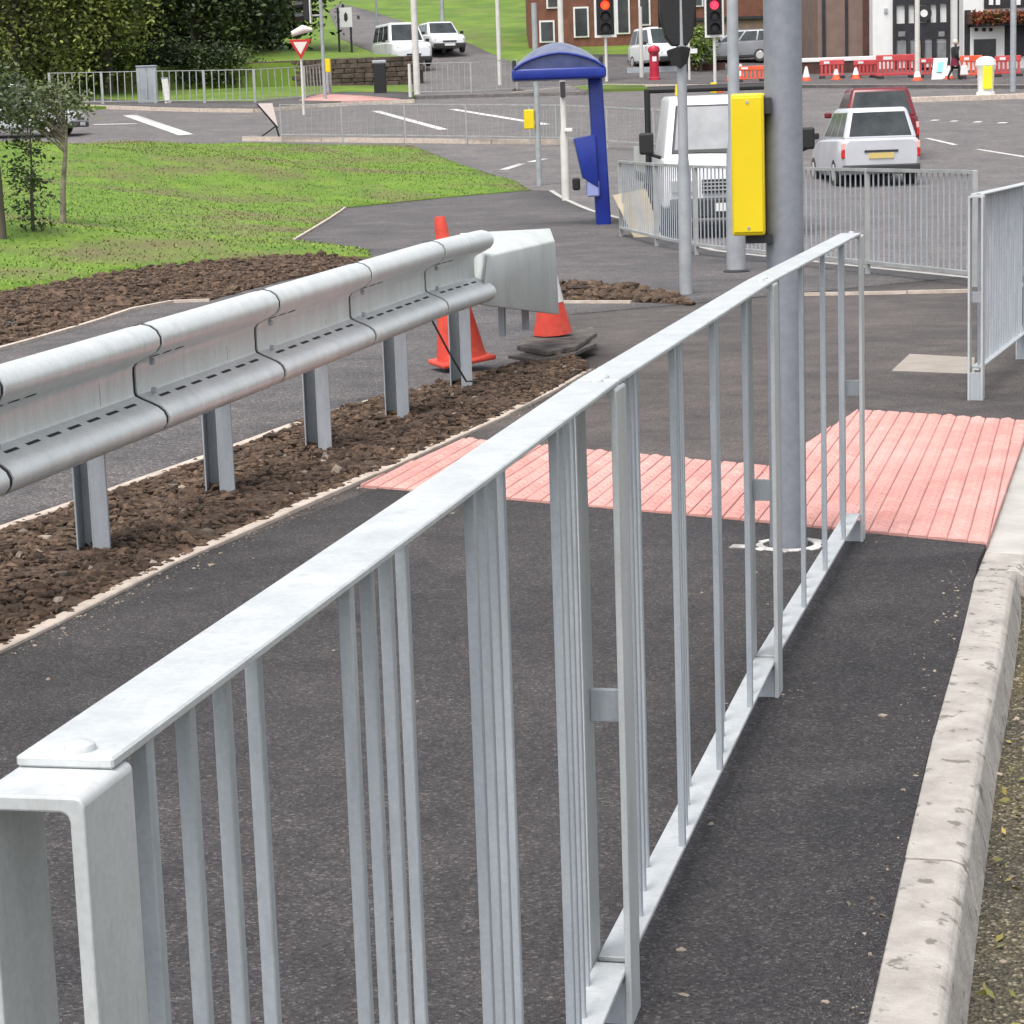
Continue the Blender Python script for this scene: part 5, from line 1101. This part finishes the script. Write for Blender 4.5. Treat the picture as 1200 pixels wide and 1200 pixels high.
for px, py, hh, lab in ((945, 95, 17, 'white sleeved cone beside the lamp post'), (980, 94, 13, 'second white sleeved cone right of the lamp post'), (1003, 93, 14, 'white sleeved cone at the end of the low red barriers'), (1075, 95, 18, 'white sleeved cone right of the large red barrier'),
                        (868, 94, 19, 'tall white sleeved cone left of the lamp post'), (856, 95, 14, 'white sleeved cone beside the signal pole'), (1112, 93, 16, 'white sleeved cone at the feet of the walking person')):
    small_cone(px, py, hh, lab)
p = G(1100, 93); s = p.y / F_PX
o = empty('information_board', p, 0, 'white and turquoise sign board leaning left of the walking person', 'sign'); mb = MB(); mb.hexa([(-10 * s, -.3, 0), (6 * s, -.3, 0), (6 * s, -.26, 0), (-10 * s, -.26, 0), (-5 * s, .1, 24 * s), (11 * s, .1, 24 * s), (11 * s, .14, 24 * s), (-5 * s, .14, 24 * s)]); mb.build('board', M_WHITE, o)
mb = MB(); mb.hexa([(-4 * s, -.22, 8 * s), (3 * s, -.22, 8 * s), (3 * s, -.17, 8 * s), (-4 * s, -.17, 8 * s), (0, .03, 20 * s), (6 * s, .03, 20 * s), (6 * s, .06, 20 * s), (0, .06, 20 * s)]); mb.build('print', M_SIGNTURQ, o)
mb = MB(); mb.tube([(0, 0.6, 0), (2 * s, 0.14, 22 * s)], 0.03, 6); mb.build('prop', M_CHAR, o)
p = G(840, 109); s = p.y / F_PX; o = empty('warning_lamp', p, 0, 'small yellow and orange marker above the truck roof', 'marker'); mb = MB(); mb.box(-7 * s, 0, -.1, .1, 0, 12 * s); mb.build('yellow_panel', M_YELLOW, o, bevel=0.02); mb = MB(); mb.box(0.01, 8 * s, -.08, .08, 0, 9 * s); mb.build('orange_panel', M_BARRIERO, o, bevel=0.02)
# island bollard, blue-grey disc above
p = isl + Vector((at(1155, 108, isl.y).x - isl.x, 0, 0.02)); s = isl.y / F_PX
o = empty('traffic_bollard', p, 0, 'white traffic island bollard with yellow front panel', 'bollard')
mb = MB(); mb.lathe([(0.32, 0), (0.32, 0.08), (0.26, 0.12), (0.30, 0.9), (0.36, 1.0), (0.33, 1.18), (0.2, 1.28), (0.01, 1.31)], 18); mb.build('shell', M_WHITE, o, smooth=True)
mb = MB(); mb.box(-0.17, 0.17, -0.345, -0.28, 0.18, 0.98); mb.build('front_panel', mat('bollard_yellow', (0.75, 0.72, 0.03), 0.4), o, bevel=0.03)
# lamp posts on the right
pole_at(1075, 95, 'lamp_column', 'pale grey lamp column in front of the timbered house', 'pole', 9, 0.1, M_PALEPOLE)
pole_at(1187, 104, 'lamp_column', 'grey lamp column in front of the inn at the right edge', 'pole', 9, 0.11, M_POLE)
# traffic lights facing us
def signal(px, py, label, cpx, h_top_px, dim, w=25):
    p = G(px, py); s = p.y / F_PX; o = empty('traffic_signal', p, 0, label, 'traffic light')
    mb = MB(); mb.lathe([(0.07, -0.2), (0.06, (py - cpx) * s)], 12); mb.build('shaft', M_PALEPOLE, o, smooth=True)
    z0 = (py - 46) * s; hw = w / 2 * s; z1 = z0 + 75 * s
    mb = MB(); mb.box(-hw, hw, -0.10, -0.08, z0, z1); bo = mb.build('backing_board_border', M_WHITE, o); mb = MB(); mb.box(-hw * .8, hw * .8, -0.115, -0.101, z0 + 3 * s, z1 - 3 * s); mb.build('backing_board', M_BLACK, bo)
    mb = MB(); mb.box(-hw * .55, hw * .55, -0.25, -0.115, z0 + 4 * s, z1 - 6 * s); hd = mb.build('signal_head', M_BLACK, o, bevel=0.02)
    for k, mm in ((0, M_CHAR), (1, M_CHAR), (2, M_HOTDIM if dim else M_HOT)):
        mb = MB(); mb.lathe([(5.2 * s, 0), (4.8 * s, 0.03), (2.5 * s, 0.06), (0.01, 0.07)], 14); l_ = mb.build('lamp', mm, hd, (0, -0.25, z0 + (10 + 13 * k) * s), smooth=True); l_.rotation_euler = (R(90), 0, 0)
        mb = MB()
        for t in range(8):
            a0, a1 = R(200 - 27.5 * t), R(200 - 27.5 * (t + 1)); rr = 6 * s
            mb.quad((rr * math.cos(a0), 0, rr * math.sin(a0)), (rr * math.cos(a1), 0, rr * math.sin(a1)), (rr * math.cos(a1), -0.2, rr * math.sin(a1)), (rr * math.cos(a0), -0.2, rr * math.sin(a0)))
        mb.build('visor', M_BLACK, hd, (0, -0.25, z0 + (10 + 13 * k) * s))
    return o
signal(711, 96, 'traffic light glowing red above the right end of the blue canopy', 46, 0, False)
signal(838, 97, 'dim red traffic light between the two grey poles', 46, 0, True, 22)
# post box
p = G(767, 94); s = p.y / F_PX; o = empty('post_box', p, 0, 'red pillar post box with white plate on the far pavement', 'post box')
mb = MB(); mb.lathe([(0.24, 0), (0.24, 0.1), (0.20, 0.13), (0.20, 1.15), (0.25, 1.18), (0.26, 1.30), (0.2, 1.40), (0.01, 1.46)], 18); mb.build('body', M_REDPAINT, o, smooth=True)
mb = MB(); mb.box(-0.09, 0.09, -0.215, -0.195, 0.78, 0.98); mb.build('notice_plate', M_WHITE, o); mb = MB(); mb.box(-0.12, 0.12, -0.225, -0.19, 1.06, 1.10); mb.build('slot', M_BLACK, o)
o, p, s = pole_at(808, 94, 'sign_post', 'thin cream post with small white plate left of the green shrub', 'pole', 2.8, 0.05, M_PALEPOLE); mb = MB(); mb.box(0, 0.35, -0.03, 0, 1.1, 1.3); mb.build('plate', M_WHITE, o)
pole_at(752, 91, 'lamp_column', 'cream post with ball top left of the pale parked vehicle', 'pole', 3.0, 0.09, M_PALEPOLE)

# walking person
def person(loc, rz, H_, label):
    root = empty('person', loc, rz, label, 'person'); k = H_ / 1.72
    me = bpy.data.meshes.new('body')
    V = [(0, 0, .95), (0, .01, 1.12), (0, .03, 1.34), (0, .03, 1.46), (0, .05, 1.53), (0, .06, 1.62), (0, .05, 1.70),
         (.17, .02, 1.40), (.22, -.06, 1.14), (.20, .06, .92), (.20, .10, .84), (-.17, .02, 1.40), (-.22, .08, 1.14), (-.20, .20, .95), (-.20, .25, .88),
         (.09, 0, .90), (.10, .16, .50), (.10, .12, .09), (.10, .27, .04), (-.09, 0, .90), (-.10, -.08, .49), (-.10, -.30, .14), (-.10, -.20, .04)]
    Ed = [(0, 1), (1, 2), (2, 3), (3, 4), (4, 5), (5, 6), (2, 7), (7, 8), (8, 9), (9, 10), (2, 11), (11, 12), (12, 13), (13, 14), (0, 15), (15, 16), (16, 17), (17, 18), (0, 19), (19, 20), (20, 21), (21, 22)]
    Rr = [.19, .20, .215, .075, .055, .10, .075, .10, .08, .055, .04, .10, .08, .055, .04, .105, .075, .05, .04, .105, .075, .05, .04]
    me.from_pydata([tuple(c * k for c in v) for v in V], Ed, []); ob = link('body', me, root); me.materials.append(M_JACKET)
    md = ob.modifiers.new('Skin', 'SKIN'); md.use_smooth_shade = True
    sv = me.skin_vertices[0].data if me.skin_vertices else None
    if sv is None:
        bpy.context.view_layer.objects.active = ob
    for i, r_ in enumerate(Rr):
        me.skin_vertices[0].data[i].radius = (r_ * k, r_ * 0.8 * k)
    me.skin_vertices[0].data[0].use_root = True
    s2 = ob.modifiers.new('Sub', 'SUBSURF'); s2.levels = 2; s2.render_levels = 2
    mb = MB(); bmesh.ops.create_uvsphere(mb.bm, u_segments=14, v_segments=10, radius=1)
    for v in mb.bm.verts: v.co = Vector((v.co.x * .098, v.co.y * .115 + .045, v.co.z * .13 + 1.625)) * k
    mb.build('head', M_SKIN, root, smooth=True)
    mb = MB(); bmesh.ops.create_uvsphere(mb.bm, u_segments=14, v_segments=10, radius=1)
    for v in mb.bm.verts: v.co = Vector((v.co.x * .108, v.co.y * .12 + .025, max(v.co.z, -.35) * .13 + 1.65)) * k
    mb.build('hair', M_HAIR, root, smooth=True)
    mb = MB(); mb.lathe([(.19 * k, .62 * k), (.175 * k, .80 * k), (.16 * k, .98 * k)], 14); mb.build('skirt', M_SKIRT, root, smooth=True)
    return root
pp = G(1119, 94); person((pp.x, pp.y, pp.z), R(-70), 1.52, 'person in black jacket and dark red clothes walking past the roadworks')
bgp = pp + Vector((0.33, -0.15, 0.0)); mb = MB(); mb.box(-0.16, 0.16, -0.08, 0.08, 0.18, 0.55, taper=0.75); bg_ = mb.build('carrier_bag', M_BAG, None, bgp, bevel=0.03, seg=2); tag(bg_, 'white carrier bag held by the walking person in black', 'bag')
mb = MB(); mb.tube([(-0.06, 0, 0.54), (-0.04, 0, 0.68), (0.04, 0, 0.68), (0.06, 0, 0.54)], 0.012, 6); mb.build('handle', M_BAG, bg_)

# ================================================================== SMALL DEBRIS
deb = [(x, y, 0.0) for x, y in scatter([(-1.0, 3.0), (0.5, 3.1), (1.5, 6.9), (0.7, 7.6), (-0.5, 8.3), (-1.4, 5.9)], 1500)]
for q in PR:
    deb += [(q.x + random.gauss(-0.02, 0.05), q.y + random.gauss(0, 0.06), 0.002) for _ in range(60)]
for _ in range(900):
    k = random.randrange(len(VF) - 2) + 1; t = random.random(); deb.append((VF[k][0] + (VF[k + 1][0] - VF[k][0]) * t + abs(random.gauss(0, 0.07)) + 0.03, VF[k][1] + (VF[k + 1][1] - VF[k][1]) * t, 0.004))
for _ in range(170):
    k = random.randrange(3) + 1; t = random.random(); deb.append((KL[k][0] + (KL[k + 1][0] - KL[k][0]) * t - abs(random.gauss(0, 0.05)) - 0.01, KL[k][1] + (KL[k + 1][1] - KL[k][1]) * t, 0.004))
lumps('footway_grit', deb, M_STONE, 0.0012, 0.0055, sub=1)
deb = [(x, y, -0.105) for x, y in scatter([(p[0] + 0.145, p[1]) for p in KL[1:]] + [(3.4, 6.8), (3.4, 3.0)], 2600)]
lumps('road_grit', deb, M_STONE, 0.002, 0.010)
lv = [(x, y, -0.10 + random.random() * 0.01) for x, y in scatter([(p[0] + 0.16, p[1]) for p in KL[1:]] + [(1.9, 6.8), (1.2, 3.0)], 260)]
tag(link('leaf_litter', leaves_mesh('leaf_litter', lv, 0.012, mat('dry_leaves', (0.28, 0.20, 0.06), 0.8, col2=(0.16, 0.18, 0.05), scale=8, coord='pos', island=0.5))), kind='stuff')
